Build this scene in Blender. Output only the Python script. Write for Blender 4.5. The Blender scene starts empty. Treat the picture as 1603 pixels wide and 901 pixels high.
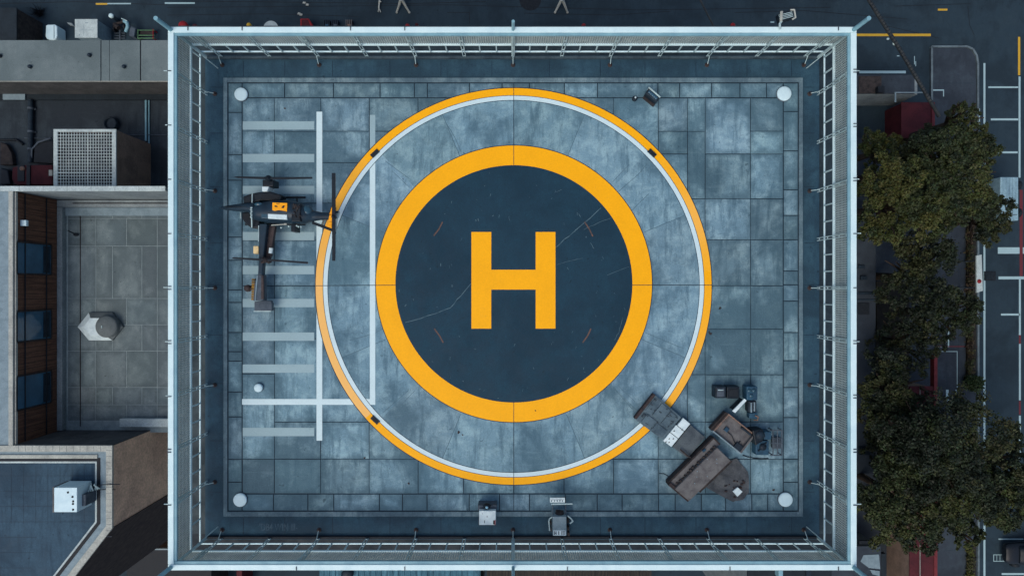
import bpy, bmesh, math, random
import numpy as np
from mathutils import Vector, Matrix

R = math.radians
sc = bpy.context.scene
col = sc.collection
random.seed(7)
rng = np.random.default_rng(11)

# ------------------------------------------------------------------ scale
H_CAM = 25.0          # camera height above the helideck
F = 1000.0            # focal length in photo pixels
CX, CY = 801.5, 450.5
GROUND = -25.0
EXPO = (1.0, 0.98, 1.09)


def PX(px, py, z=0.0):
    """photo pixel + height -> metres (deck level is z = 0)"""
    d = (H_CAM - z) / F
    return ((px - CX) * d, (CY - py) * d, z)


def lin(c):
    c = c / 255.0
    return c / 12.92 if c <= 0.04045 else ((c + 0.055) / 1.055) ** 2.4


def T(r, g, b):
    return tuple(min(0.92, lin(v) / e) for v, e in zip((r, g, b), EXPO))


# ------------------------------------------------------------------ materials
def new_mat(name):
    m = bpy.data.materials.new(name)
    m.use_nodes = True
    nt = m.node_tree
    b = nt.nodes['Principled BSDF']
    b.inputs['Specular IOR Level'].default_value = 0.18
    return m, nt, b


class NG:
    """tiny node helper"""
    def __init__(s, nt):
        s.nt = nt
        s.N = nt.nodes
        s.L = nt.links
        s.geo = s.N.new('ShaderNodeNewGeometry')

    def link(s, a, b):
        s.L.new(a, b)

    def pos(s, scale=(1, 1, 1)):
        m = s.N.new('ShaderNodeMapping')
        m.inputs['Scale'].default_value = scale
        s.link(s.geo.outputs['Position'], m.inputs['Vector'])
        return m.outputs['Vector']

    def noise(s, scale, detail=4, rough=0.6, vec=None, dist=0.0):
        n = s.N.new('ShaderNodeTexNoise')
        n.inputs['Scale'].default_value = scale
        n.inputs['Detail'].default_value = detail
        n.inputs['Roughness'].default_value = rough
        n.inputs['Distortion'].default_value = dist
        s.link(vec if vec is not None else s.geo.outputs['Position'], n.inputs['Vector'])
        return n.outputs['Fac']

    def ramp(s, fac, a, b, va=0.0, vb=1.0):
        r = s.N.new('ShaderNodeMapRange')
        r.inputs['From Min'].default_value = a
        r.inputs['From Max'].default_value = b
        r.inputs['To Min'].default_value = va
        r.inputs['To Max'].default_value = vb
        s.link(fac, r.inputs['Value'])
        return r.outputs['Result']

    def mix(s, fac, a, b, mode='MIX'):
        m = s.N.new('ShaderNodeMix')
        m.data_type = 'RGBA'
        m.blend_type = mode
        for v, i in ((fac, 0), (a, 6), (b, 7)):
            if isinstance(v, (int, float)):
                m.inputs[i].default_value = v
            elif isinstance(v, tuple):
                m.inputs[i].default_value = (*v, 1) if len(v) == 3 else v
            else:
                s.link(v, m.inputs[i])
        return m.outputs[2]

    def math(s, op, a, b):
        m = s.N.new('ShaderNodeMath')
        m.operation = op
        for v, i in ((a, 0), (b, 1)):
            if isinstance(v, (int, float)):
                m.inputs[i].default_value = v
            else:
                s.link(v, m.inputs[i])
        return m.outputs[0]

    def attr(s, name):
        a = s.N.new('ShaderNodeAttribute')
        a.attribute_name = name
        return a

    def bump(s, h, strength, dist=0.02):
        b = s.N.new('ShaderNodeBump')
        b.inputs['Strength'].default_value = strength
        b.inputs['Distance'].default_value = dist
        s.link(h, b.inputs['Height'])
        return b.outputs['Normal']


def plain(name, c, c2=None, scale=3.0, rough=0.6, metal=0.0, fine=0.25, bump=0.15, stretch=(1, 1, 1), lo=0.4, hi=0.65):
    """weathered paint / stone / metal: two tones broken by noise plus fine grain"""
    m, nt, b = new_mat(name)
    g = NG(nt)
    if c2 is None:
        c2 = tuple(v * 0.72 for v in c)
    n1 = g.noise(scale, 6, 0.65, g.pos(stretch), 0.4)
    n2 = g.noise(scale * 14, 3, 0.6)
    colr = g.mix(g.ramp(n1, lo, hi), c, c2)
    colr = g.mix(1.0, colr, g.mix(g.ramp(n2, 0.3, 0.7), (1 - fine,) * 3, (1 + fine * 0.5,) * 3), 'MULTIPLY')
    g.link(colr, b.inputs['Base Color'])
    g.link(g.ramp(n1, 0.3, 0.7, max(0.05, rough - 0.12), min(1, rough + 0.12)), b.inputs['Roughness'])
    b.inputs['Metallic'].default_value = metal
    if bump:
        g.link(g.bump(n2, bump), b.inputs['Normal'])
    return m


def concrete(name, mid, dark, light, tint=True, streak=1.0, rough=0.75):
    """cast concrete: cloudy tone, streaks, drips, grit; slabs differ and collect dirt at their joints"""
    m, nt, b = new_mat(name)
    g = NG(nt)
    if tint:
        vm = g.N.new('ShaderNodeVectorMath'); vm.operation = 'MULTIPLY_ADD'
        g.link(g.attr('tint').outputs['Vector'], vm.inputs[0])
        vm.inputs[1].default_value = (173.0, 211.0, 37.0)
        g.link(g.geo.outputs['Position'], vm.inputs[2])
        P = vm.outputs[0]
    else:
        P = g.geo.outputs['Position']

    def mp(sc_):
        q = g.N.new('ShaderNodeMapping'); q.inputs['Scale'].default_value = sc_
        g.link(P, q.inputs['Vector']); return q.outputs['Vector']
    big = g.noise(0.32, 6, 0.66, None, 0.3)
    blot = g.noise(1.5, 9, 0.74, P, 0.25)
    st = g.noise(1.0, 7, 0.7, mp((3.4, 0.55, 1)), 0.1)
    sth = g.noise(1.0, 5, 0.65, mp((0.5, 4.0, 1)), 0.1)
    fine = g.noise(22, 5, 0.75)
    grit = g.noise(90, 2, 0.6)
    c = g.mix(g.math('MULTIPLY', g.ramp(blot, 0.46, 0.60), 0.85), mid, light)
    c = g.mix(g.math('MULTIPLY', g.ramp(big, 0.46, 0.58), 0.8), c, dark)
    c = g.mix(g.math('MULTIPLY', g.ramp(st, 0.50, 0.66), 0.75 * streak), c, dark)
    c = g.mix(g.math('MULTIPLY', g.ramp(sth, 0.58, 0.70), 0.18 * streak), c, light)
    b2 = g.noise(3.3, 9, 0.8, P, 0.2)
    c = g.mix(g.math('MULTIPLY', g.ramp(b2, 0.56, 0.68), 0.4), c, tuple(v * 0.85 for v in dark))
    scuff = g.noise(2.6, 12, 0.82, P, 0.8)
    c = g.mix(g.math('MULTIPLY', g.ramp(scuff, 0.60, 0.70), 0.4), c, tuple(min(0.9, v * 1.3) for v in light))
    spot = g.noise(5.5, 3, 0.5, None, 0.5)
    c = g.mix(g.math('MULTIPLY', g.ramp(spot, 0.68, 0.75), 0.65), c, tuple(v * 0.45 for v in dark))
    c = g.mix(1.0, c, g.mix(g.ramp(fine, 0.3, 0.7), (0.76,) * 3, (1.17,) * 3), 'MULTIPLY')
    c = g.mix(1.0, c, g.mix(g.ramp(grit, 0.25, 0.75), (0.88,) * 3, (1.1,) * 3), 'MULTIPLY')
    if tint:
        c = g.mix(1.0, c, g.attr('tint').outputs['Color'], 'MULTIPLY')
        e = g.math('ADD', g.attr('joint').outputs['Fac'], g.math('MULTIPLY', g.math('SUBTRACT', blot, 0.5), 0.9))
        c = g.mix(g.ramp(e, 0.0, 0.22, 0.5, 0.0), c, tuple(v * 0.7 for v in dark))
    g.link(c, b.inputs['Base Color'])
    g.link(g.ramp(blot, 0.3, 0.7, rough - 0.15, rough + 0.12), b.inputs['Roughness'])
    g.link(g.bump(fine, 0.2, 0.01), b.inputs['Normal'])
    return m


def paint(name, c, worn, under, wear_attr=False, wear=0.25, rough=0.55):
    """floor paint that has worn through to what is under it"""
    m, nt, b = new_mat(name)
    g = NG(nt)
    n1 = g.noise(1.1, 6, 0.65, None, 0.5)
    n2 = g.noise(16, 5, 0.7)
    n3 = g.noise(3.0, 12, 0.8, None, 1.8)
    cc = g.mix(g.math('MULTIPLY', g.ramp(n1, 0.4, 0.7), 0.5), c, tuple(v * 0.88 for v in c))
    if wear_attr:
        a = g.attr('tint').outputs['Fac']
        cc = g.mix(a, cc, worn)
        thr = g.math('ADD', g.ramp(n3, 0.60, 0.72, 0, 0.5), g.math('MULTIPLY', g.math('MULTIPLY', a, 0.35), g.ramp(n2, 0.35, 0.7)))
    else:
        thr = g.ramp(n3, 0.60, 0.74, 0, wear * 2)
    cc = g.mix(thr, cc, under)
    cc = g.mix(1.0, cc, g.mix(g.ramp(n2, 0.25, 0.75), (0.9,) * 3, (1.06,) * 3), 'MULTIPLY')
    g.link(cc, b.inputs['Base Color'])
    b.inputs['Roughness'].default_value = rough
    g.link(g.bump(n2, 0.12, 0.008), b.inputs['Normal'])
    return m


def leaf_mat(name):
    m, nt, b = new_mat(name)
    g = NG(nt)
    a = g.attr('tint').outputs['Color']
    n = g.noise(1.5, 3, 0.6)
    c = g.mix(1.0, a, g.mix(g.ramp(n, 0.3, 0.7), (0.7,) * 3, (1.25,) * 3), 'MULTIPLY')
    g.link(c, b.inputs['Base Color'])
    b.inputs['Roughness'].default_value = 0.6
    return m


def glass_mat(name, c, rough=0.12):
    m, nt, b = new_mat(name)
    g = NG(nt)
    n = g.noise(1.2, 4, 0.6)
    g.link(g.mix(g.ramp(n, 0.35, 0.7), c, tuple(v * 0.6 for v in c)), b.inputs['Base Color'])
    b.inputs['Roughness'].default_value = rough
    b.inputs['Specular IOR Level'].default_value = 0.5
    return m


M = {}
M['pad'] = concrete('pad concrete', T(108, 138, 157), T(68, 96, 114), T(137, 165, 180))
M['ledge'] = concrete('deck edge concrete', T(96, 118, 132), T(66, 86, 102), T(120, 140, 152), tint=False)
M['margin'] = concrete('dark roofing', T(42, 69, 88), T(33, 55, 71), T(52, 81, 99), tint=False, streak=0.7)
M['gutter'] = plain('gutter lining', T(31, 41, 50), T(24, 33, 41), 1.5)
M['gutter_pale'] = plain('lit gutter lining', T(54, 67, 75), T(38, 49, 57), 1.5)  # lit copy of the gutter lining, for the brighter eaves
M['red_faded'] = plain('faded red paint', T(112, 46, 52), T(92, 40, 46), 2)
M['vent_grey'] = plain('vent grey', T(98, 106, 112), T(84, 92, 98), 2)
M['kerb_metal'] = plain('kerb flashing', T(66, 80, 90), T(46, 58, 68), 1.5)
M['joint'] = plain('joint filler', T(24, 42, 60), T(34, 52, 68), 4)
M['joint_faint'] = plain('hairline joint', T(66, 92, 110), T(84, 110, 126), 5)
M['core'] = concrete('dark disc paint', T(22, 53, 72), T(18, 47, 65), T(27, 59, 78), tint=False, streak=0.25, rough=0.65)
M['yellow'] = paint('yellow floor paint', T(254, 170, 4), T(252, 190, 120), T(150, 130, 90), True)
M['white_paint'] = paint('white floor paint', T(196, 216, 228), T(170, 190, 204), T(120, 144, 160), False, 0.55)
M['grey_paint'] = paint('faded grey floor paint', T(144, 168, 181), T(120, 140, 155), T(96, 124, 142), False, 0.7)
M['black'] = plain('black rubber', T(20, 26, 34), T(32, 38, 46), 6)
M['rust_mark'] = plain('brown scrape', T(106, 78, 70), T(70, 64, 66), 8)
M['scratch'] = plain('pale scratch', T(92, 116, 130), T(60, 84, 100), 5)
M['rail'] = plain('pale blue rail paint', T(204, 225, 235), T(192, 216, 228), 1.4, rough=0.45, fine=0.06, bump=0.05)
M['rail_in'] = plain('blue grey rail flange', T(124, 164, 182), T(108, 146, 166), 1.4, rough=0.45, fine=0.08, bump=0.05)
M['steel'] = plain('galvanised steel', T(178, 198, 206), T(144, 164, 174), 2.2, rough=0.45, metal=0.0, fine=0.12)
M['wire'] = plain('fence wire', T(168, 180, 184), T(146, 158, 163), 1.2, rough=0.5, fine=0.1)
M['rust'] = plain('rusty bracket', T(66, 54, 54), T(44, 44, 50), 7, rough=0.85)
M['dome'] = plain('white lamp shell', T(196, 218, 232), T(184, 208, 224), 2, rough=0.4, fine=0.04, bump=0.03)
M['wall'] = plain('tower wall', T(120, 124, 128), T(94, 98, 104), 0.5)
M['heli'] = plain('dark helicopter paint', T(34, 52, 68), T(26, 40, 54), 2.5, rough=0.32, fine=0.12, bump=0.05)
M['heli_black'] = plain('black helicopter metal', T(17, 26, 36), T(26, 36, 46), 4, rough=0.4)
M['heli_glass'] = glass_mat('helicopter glass', T(44, 78, 98))
M['heli_brown'] = plain('oily brown panel', T(72, 62, 64), T(50, 46, 52), 5)
M['orange'] = plain('yellow enamel', T(246, 166, 24), T(232, 150, 20), 6, rough=0.4, fine=0.08, bump=0.05)
M['ochre'] = plain('grimy ochre', T(150, 112, 44), T(90, 72, 44), 8)
M['cream'] = plain('cream plastic', T(222, 196, 150), None, 4, fine=0.08)
M['white'] = plain('white enamel', T(204, 218, 228), T(180, 196, 208), 3, rough=0.45, fine=0.08, bump=0.06)
M['grey_plate'] = plain('grey steel plate', T(78, 88, 102), T(62, 72, 86), 3)
M['grey_mid'] = plain('grey machine enamel', T(124, 142, 156), T(108, 126, 140), 3)
M['brown_box'] = plain('brown sheet metal', T(102, 101, 105), T(80, 78, 83), 3.2, rough=0.7)
M['brown_dark'] = plain('dark brown metal', T(60, 54, 55), T(40, 38, 42), 3.5, rough=0.8)
M['rust_rim'] = plain('rusty rim', T(136, 108, 98), T(88, 80, 80), 5, rough=0.85)
M['tarp'] = plain('dirty tarpaulin', T(80, 84, 92), T(60, 64, 72), 1.6, rough=0.85, bump=0.6)
M['plate_grey'] = plain('weathered grey plank', T(88, 106, 120), T(64, 80, 94), 2.5, rough=0.85, bump=0.5)
M['plate_dark'] = plain('dark grey scrap', T(54, 66, 78), T(42, 52, 62), 4)
M['plate_brown'] = plain('grey brown plank', T(84, 93, 102), T(66, 74, 84), 2.0, rough=0.85)
M['render_dark'] = plain('dark grey render', T(84, 84, 88), T(66, 68, 72), 1.0, rough=0.85)
M['machine_blue'] = plain('blue machine paint', T(44, 80, 106), T(34, 60, 82), 3, rough=0.5)
M['machine_dark'] = plain('dark machine paint', T(34, 48, 62), T(23, 33, 44), 3, rough=0.5)
M['lens'] = glass_mat('lamp lens', T(150, 196, 224), 0.08)
M['red'] = plain('red paint', T(150, 34, 40), T(110, 26, 34), 2, rough=0.5)
M['red_dull'] = plain('dull red roofing', T(80, 32, 40), T(62, 28, 36), 1.0, rough=0.75)
M['roof_grey'] = concrete('pale roof sheet', T(100, 112, 118), T(88, 100, 106), T(108, 119, 125), tint=False, streak=0.3)
M['yard'] = concrete('dark yard floor', T(46, 56, 66), T(34, 42, 52), T(56, 66, 76), tint=False)
M['render'] = plain('grey render', T(132, 142, 150), T(112, 122, 132), 1.0, rough=0.85)
M['coping'] = plain('stone coping', T(170, 172, 170), T(146, 148, 148), 1.3, rough=0.85)
M['coping_pale'] = plain('pale coping', T(180, 192, 198), T(156, 168, 176), 1.3, rough=0.85)
M['tile'] = concrete('courtyard paving', T(106, 119, 127), T(82, 95, 104), T(120, 132, 140), tint=True, streak=0.5)
M['tile_joint'] = plain('pale joint', T(136, 150, 158), T(116, 130, 140), 3)
M['wood'] = plain('brown boards', T(116, 82, 68), T(84, 60, 52), 1.5, stretch=(1, 9, 0.6), rough=0.7)
M['window'] = glass_mat('blue window glass', T(48, 94, 126))
M['brick'] = plain('tan brick wall', T(236, 196, 172), T(204, 168, 150), 0.8, rough=0.9)
M['roof_blue'] = concrete('blue slate roof', T(48, 72, 92), T(36, 56, 74), T(60, 84, 104), tint=False)
M['shell_brown'] = plain('brown cladding', T(138, 118, 110), T(116, 100, 94), 1.2)
M['asphalt'] = concrete('asphalt', T(38, 54, 67), T(31, 44, 55), T(44, 59, 71), tint=False, streak=0.5, rough=0.85)
M['pavement'] = concrete('pavement', T(52, 60, 72), T(42, 49, 60), T(60, 70, 82), tint=False, streak=0.5, rough=0.85)
M['kerb'] = plain('kerb stone', T(104, 118, 128), T(80, 92, 102), 1.2)
M['line_white'] = paint('road white', T(152, 178, 190), T(130, 152, 164), T(60, 76, 88), False, 0.6)
M['line_yellow'] = paint('road yellow', T(190, 150, 50), T(150, 130, 70), T(70, 74, 74), False, 0.35)
M['line_red'] = paint('road red', T(98, 42, 50), T(84, 42, 50), T(60, 56, 64), False, 0.4)
M['bark'] = plain('bark', T(62, 52, 46), T(40, 34, 32), 3, rough=0.95)
M['leaf'] = leaf_mat('leaves')
M['soil'] = plain('dark soil', T(44, 40, 34), T(30, 28, 26), 2)
M['van'] = plain('pale van roof', T(142, 172, 190), T(112, 140, 160), 0.9, rough=0.4, stretch=(3, 0.6, 1))
M['car'] = plain('black car paint', T(26, 32, 42), T(20, 26, 34), 1.0, rough=0.25, fine=0.05, bump=0)
M['teal_roof'] = plain('teal metal roof', T(66, 116, 140), T(48, 84, 104), 0.8, stretch=(4, 0.6, 1))
M['timber'] = plain('old brown timber', T(54, 50, 46), T(36, 34, 34), 1.5, stretch=(7, 0.6, 1))
M['green'] = plain('faded green paint', T(84, 120, 92), T(60, 90, 70), 3)
M['cable'] = plain('dark cable', T(40, 44, 50), T(60, 64, 68), 2, rough=0.6)

# ------------------------------------------------------------------ mesh builder
def buf_n(fs):
    return [0] * sum(len(f) for f in fs)


def rootloc(o):
    v = Vector((0, 0, 0))
    while o is not None:
        v = v + Vector(o.location)
        o = o.parent
    return v


def slab_joints(b):
    """give every slab (box) a bordered top so distance to its joint can ride on the mesh"""
    nb = len(b.f) // 6
    v = b.v; cols = [b.c[6 * i] for i in range(nb)]
    boxes = [(v[8 * i], v[8 * i + 6]) for i in range(nb)]
    b.v, b.f, b.mi, b.c, b.sm = [], [], [], [], []
    b.j = []
    for (lo, hi), c in zip(boxes, cols):
        w = min(.3, (hi[0] - lo[0]) / 2.2, (hi[1] - lo[1]) / 2.2)
        e = .006
        n = len(b.v)
        r0 = [(lo[0], lo[1]), (hi[0], lo[1]), (hi[0], hi[1]), (lo[0], hi[1])]
        ins = lambda d: [(lo[0] + d, lo[1] + d), (hi[0] - d, lo[1] + d), (hi[0] - d, hi[1] - d), (lo[0] + d, hi[1] - d)]
        rings = [[(*p, lo[2]) for p in r0], [(*p, hi[2] - e) for p in r0], [(*p, hi[2]) for p in ins(e)], [(*p, hi[2]) for p in ins(w)]]
        jd = [0, 0, 0, w]
        for r in rings:
            b.v += r
        for k in range(3):
            for i in range(4):
                i2 = (i + 1) % 4
                b.f.append((n + 4 * k + i, n + 4 * k + i2, n + 4 * k + 4 + i2, n + 4 * k + 4 + i)); b.j.append((jd[k], jd[k], jd[k + 1], jd[k + 1]))
        b.f.append((n + 12, n + 13, n + 14, n + 15)); b.j.append((w,) * 4)
        b.mi += [0] * 13; b.c += [c] * 13; b.sm += [False] * 13


class MB:
    def __init__(s):
        s.v, s.f, s.mi, s.c, s.sm = [], [], [], [], []
        s.j = None

    def add(s, vs, fs, mi=0, c=1.0, smooth=False):
        n = len(s.v)
        s.v += [tuple(v) for v in vs]
        for f in fs:
            s.f.append(tuple(n + i for i in f))
            s.mi.append(mi)
            s.c.append(c)
            s.sm.append(smooth)
        return s

    def box(s, x0, x1, y0, y1, z0, z1, mi=0, c=1.0):
        x0, x1 = sorted((x0, x1)); y0, y1 = sorted((y0, y1)); z0, z1 = sorted((z0, z1))
        vs = [(x0, y0, z0), (x1, y0, z0), (x1, y1, z0), (x0, y1, z0), (x0, y0, z1), (x1, y0, z1), (x1, y1, z1), (x0, y1, z1)]
        return s.add(vs, [(3, 2, 1, 0), (4, 5, 6, 7), (0, 1, 5, 4), (1, 2, 6, 5), (2, 3, 7, 6), (3, 0, 4, 7)], mi, c)

    def pbox(s, x0, y0, x1, y1, z0, z1, mi=0, c=1.0):
        """box whose top rectangle is given in photo pixels"""
        a, b = PX(x0, y0, z1), PX(x1, y1, z1)
        return s.box(a[0], b[0], a[1], b[1], z0, z1, mi, c)

    def prism(s, poly, z0, z1, mi=0, c=1.0, top=True):
        area = sum(poly[i][0] * poly[(i + 1) % len(poly)][1] - poly[(i + 1) % len(poly)][0] * poly[i][1] for i in range(len(poly)))
        if area < 0:
            poly = poly[::-1]
        n = len(poly)
        vs = [(p[0], p[1], z0) for p in poly] + [(p[0], p[1], z1) for p in poly]
        fs = [tuple(range(n - 1, -1, -1)), tuple(range(n, 2 * n))]
        fs += [(i, (i + 1) % n, n + (i + 1) % n, n + i) for i in range(n)]
        return s.add(vs, fs, mi, c)

    def pprism(s, pts, z0, z1, mi=0, c=1.0):
        return s.prism([PX(x, y, z1)[:2] for x, y in pts], z0, z1, mi, c)

    def tube(s, p, q, r0, r1=None, n=10, mi=0, c=1.0):
        r1 = r0 if r1 is None else r1
        p, q = Vector(p), Vector(q)
        d = (q - p).normalized()
        u = d.orthogonal().normalized()
        w = d.cross(u)
        vs = []
        for P, r in ((p, r0), (q, r1)):
            for i in range(n):
                a = 2 * math.pi * i / n
                vs.append(P + (u * math.cos(a) + w * math.sin(a)) * r)
        fs = [(i, (i + 1) % n, n + (i + 1) % n, n + i) for i in range(n)]
        s.add(vs, fs, mi, c, True)
        return s.add(vs, [tuple(range(n - 1, -1, -1)), tuple(range(n, 2 * n))], mi, c)

    def path(s, pts, r, n=8, mi=0):
        for a, b in zip(pts, pts[1:]):
            s.tube(a, b, r, n=n, mi=mi)
        for p in pts[1:-1]:
            s.ball(p, (r, r, r), mi=mi, nu=8, nv=5)
        return s

    def lathe(s, cx, cy, prof, n=32, mi=0, c=1.0):
        k = len(prof)
        vs = []
        for r, z in prof:
            for i in range(n):
                a = 2 * math.pi * i / n
                vs.append((cx + r * math.cos(a), cy + r * math.sin(a), z))
        fs = []
        for j in range(k - 1):
            for i in range(n):
                fs.append((j * n + i, j * n + (i + 1) % n, (j + 1) * n + (i + 1) % n, (j + 1) * n + i))
        s.add(vs, fs, mi, c, True)
        return s.add([vs[(k - 1) * n + i] for i in range(n)], [tuple(range(n))], mi, c)

    def ball(s, p, rad, mi=0, nu=16, nv=10, c=1.0):
        vs, fs = [], []
        for j in range(nv + 1):
            t = math.pi * j / nv
            for i in range(nu):
                a = 2 * math.pi * i / nu
                vs.append((p[0] + rad[0] * math.sin(t) * math.cos(a), p[1] + rad[1] * math.sin(t) * math.sin(a), p[2] + rad[2] * math.cos(t)))
        for j in range(nv):
            for i in range(nu):
                fs.append((j * nu + i, (j + 1) * nu + i, (j + 1) * nu + (i + 1) % nu, j * nu + (i + 1) % nu))
        return s.add(vs, fs, mi, c, True)

    def loft(s, secs, n=20, mi=0, p=2.3):
        """secs: (x, y, z, ry, rz) rings across the x axis"""
        vs, fs = [], []
        for x, y, z, ry, rz in secs:
            for i in range(n):
                a = 2 * math.pi * i / n
                ca, sa = math.cos(a), math.sin(a)
                vs.append((x, y + ry * math.copysign(abs(ca) ** (2 / p), ca), z + rz * math.copysign(abs(sa) ** (2 / p), sa)))
        for j in range(len(secs) - 1):
            for i in range(n):
                fs.append((j * n + i, j * n + (i + 1) % n, (j + 1) * n + (i + 1) % n, (j + 1) * n + i))
        s.add(vs, fs, mi, 1.0, True)
        s.add(vs[:n], [tuple(range(n))[::-1]], mi)
        return s.add(vs[-n:], [tuple(range(n))], mi)

    def ring(s, cx, cy, r0, r1, z, n=192, a0=0.0, a1=360.0, mi=0, cf=None, c=1.0):
        closed = abs(a1 - a0) >= 359.99
        k = n if closed else n + 1
        vs = []
        for i in range(k):
            a = R(a0 + (a1 - a0) * i / n)
            vs.append((cx + r0 * math.cos(a), cy + r0 * math.sin(a), z))
            vs.append((cx + r1 * math.cos(a), cy + r1 * math.sin(a), z))
        for i in range(n):
            j = (i + 1) % k
            cc = cf(a0 + (a1 - a0) * (i + 0.5) / n) if cf else c
            s.add([vs[2 * i], vs[2 * i + 1], vs[2 * j + 1], vs[2 * j]], [(0, 1, 2, 3)], mi, cc)
        return s

    def disc(s, cx, cy, r, z, n=160, mi=0):
        return s.add([(cx + r * math.cos(2 * math.pi * i / n), cy + r * math.sin(2 * math.pi * i / n), z) for i in range(n)], [tuple(range(n))], mi)

    def strip(s, pts, w, z, mi=0):
        """flat painted line through world xy points"""
        for a, b in zip(pts, pts[1:]):
            a, b = Vector(a[:2]), Vector(b[:2])
            d = (b - a).normalized()
            nrm = Vector((-d.y, d.x)) * w / 2
            s.add([(*(a - nrm), z), (*(b - nrm), z), (*(b + nrm), z), (*(a + nrm), z)], [(0, 1, 2, 3)], mi)
        return s

    def build(s, name, mats, parent=None, bevel=0.0, seg=2, origin=None):
        me = bpy.data.meshes.new(name)
        off = rootloc(parent) if parent is not None else Vector((0, 0, 0))
        if parent is None:
            xs = np.array(s.v)
            o_ = origin if origin is not None else ((xs[:, 0].min() + xs[:, 0].max()) / 2, (xs[:, 1].min() + xs[:, 1].max()) / 2, xs[:, 2].min())
            off = Vector(o_)
        me.from_pydata([(v[0] - off.x, v[1] - off.y, v[2] - off.z) for v in s.v], [], s.f)
        if not isinstance(mats, (list, tuple)):
            mats = [mats]
        for m in mats:
            me.materials.append(M[m] if isinstance(m, str) else m)
        me.polygons.foreach_set('material_index', s.mi)
        me.polygons.foreach_set('use_smooth', s.sm)
        at = me.color_attributes.new('tint', 'FLOAT_COLOR', 'CORNER')
        buf = []
        for f, c in zip(s.f, s.c):
            t = c if isinstance(c, tuple) else (c, c, c)
            buf += [*t, 1.0] * len(f)
        at.data.foreach_set('color', buf)
        ja = me.attributes.new('joint', 'FLOAT', 'CORNER')
        ja.data.foreach_set('value', [x for q in s.j for x in q] if s.j else [1.0] * len(buf_n(s.f)))
        me.update()
        o = bpy.data.objects.new(name, me)
        col.objects.link(o)
        if parent is not None:
            o.parent = parent
        else:
            o.location = off
        if bevel:
            bm = o.modifiers.new('bevel', 'BEVEL')
            bm.width = bevel
            bm.segments = seg
            bm.limit_method = 'ANGLE'
        return o


def tag(o, label=None, cat=None, group=None, kind=None):
    if label: o['label'] = label
    if cat: o['category'] = cat
    if group: o['group'] = group
    if kind: o['kind'] = kind
    return o


def thing(name, label, cat, loc, group=None):
    o = bpy.data.objects.new(name, None)
    o.empty_display_size = 0.2
    col.objects.link(o)
    o.location = loc
    return tag(o, label, cat, group)


def copy_tree(o, loc=None, parent=None):
    c = o.copy()
    col.objects.link(c)
    if parent is not None:
        c.parent = parent
    if loc is not None:
        c.location = loc
    for ch in list(o.children):
        copy_tree(ch, None, c)
    return c


# ================================================================== ground level
g = MB()
g.add([(-400, -400, GROUND), (400, -400, GROUND), (400, 400, GROUND), (-400, 400, GROUND)], [(0, 1, 2, 3)])
tag(g.build('ground', 'asphalt'), kind='structure')

# pavement right of the tower (raised, with kerb) and road lines
GZ = GROUND + 0.13


def gp(x, y, z=GROUND):
    return PX(x, y, z)[:2]


pv = MB()
outl = [(1457, 75), (1512, 75), (1520, 79), (1526, 88), (1528, 100), (1529, 1010), (1240, 1010), (1240, 215), (1457, 215)]
pv.prism([gp(x, y, GZ) for x, y in outl], GROUND - 0.02, GZ)
pav = tag(pv.build('pavement', 'pavement'), kind='structure')
kb = MB()
for (a, b) in zip([(1457, 215), (1457, 74), (1512, 74), (1521, 78), (1527, 88), (1529, 100)], [(1457, 74), (1512, 74), (1521, 78), (1527, 88), (1529, 100), (1530, 1010)]):
    pa, pb = Vector(gp(*a)), Vector(gp(*b))
    d = (pb - pa).normalized(); nn = Vector((-d.y, d.x)) * 0.075
    kb.prism([pa - nn, pb - nn, pb + nn, pa + nn], GROUND, GROUND + 0.16)
tag(kb.build('kerb', 'kerb'), kind='structure')
pl = MB()
for x0, y0, x1, y1 in [(1482, 230, 1482.6, 640), (1500, 380, 1500.5, 640), (1457, 130, 1525, 130.6), (1457, 180, 1525, 180.6), (1470, 460, 1525, 460.6), (1470, 590, 1525, 590.6), (1470, 760, 1525, 760.6), (1480, 860, 1525, 860.6)]:
    a, b = PX(x0, y0, GZ), PX(x1, y1, GZ)
    pl.box(a[0], b[0], a[1], b[1], GZ + 0.001, GZ + 0.005)
tag(pl.build('pavement_joints', 'asphalt'), kind='structure')


def road_line(rects, m, name='road_marking', z=GROUND + 0.004):
    b = MB()
    for x0, y0, x1, y1 in rects:
        p, q = gp(x0, y0), gp(x1, y1)
        b.add([(p[0], q[1], z), (q[0], q[1], z), (q[0], p[1], z), (p[0], p[1], z)], [(0, 1, 2, 3)])
    return tag(b.build(name, m), kind='structure')


road_line([(1539.5, 99, 1542.5, 1000), (1547, 135.5, 1594, 138), (1551, 185.5, 1594, 188.5), (1555, 237, 1593, 240), (1562, 387, 1640, 397),
           (1563, 432.5, 1640, 437), (1567, 490.5, 1597, 493.5), (1594.5, 120, 1597.5, 278), (1595, 437, 1598, 524), (1595, 538, 1598, 626), (1595, 650, 1598, 720),
           (1345, 111, 1418, 115), (1563, 842, 1602, 844), (1568, 896, 1640, 899), (150, 5, 205, 7), (258, 4, 305, 6.5), (1206, 34, 1212, 36)], 'line_white')
road_line([(1340, 53, 1457, 57), (1468, 14, 1483, 17), (1593.5, 58, 1597, 118), (150, 5.2, 168, 8)], 'line_yellow', z=GROUND + 0.008)
road_line([(1596, 297, 1601, 432), (1595, 524, 1598, 538), (1595, 627, 1598, 648)], 'line_red', z=GROUND + 0.009)
road_line([(1462, 541, 1527, 542.5)], 'line_red', z=GZ + 0.01)
road_line([(1530.5, 100, 1532, 192), (1531, 170, 1534, 200), (1431, 88, 1432, 101), (1433, 96, 1434, 104), (1404, 87, 1408, 88.5)], 'line_white')
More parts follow.
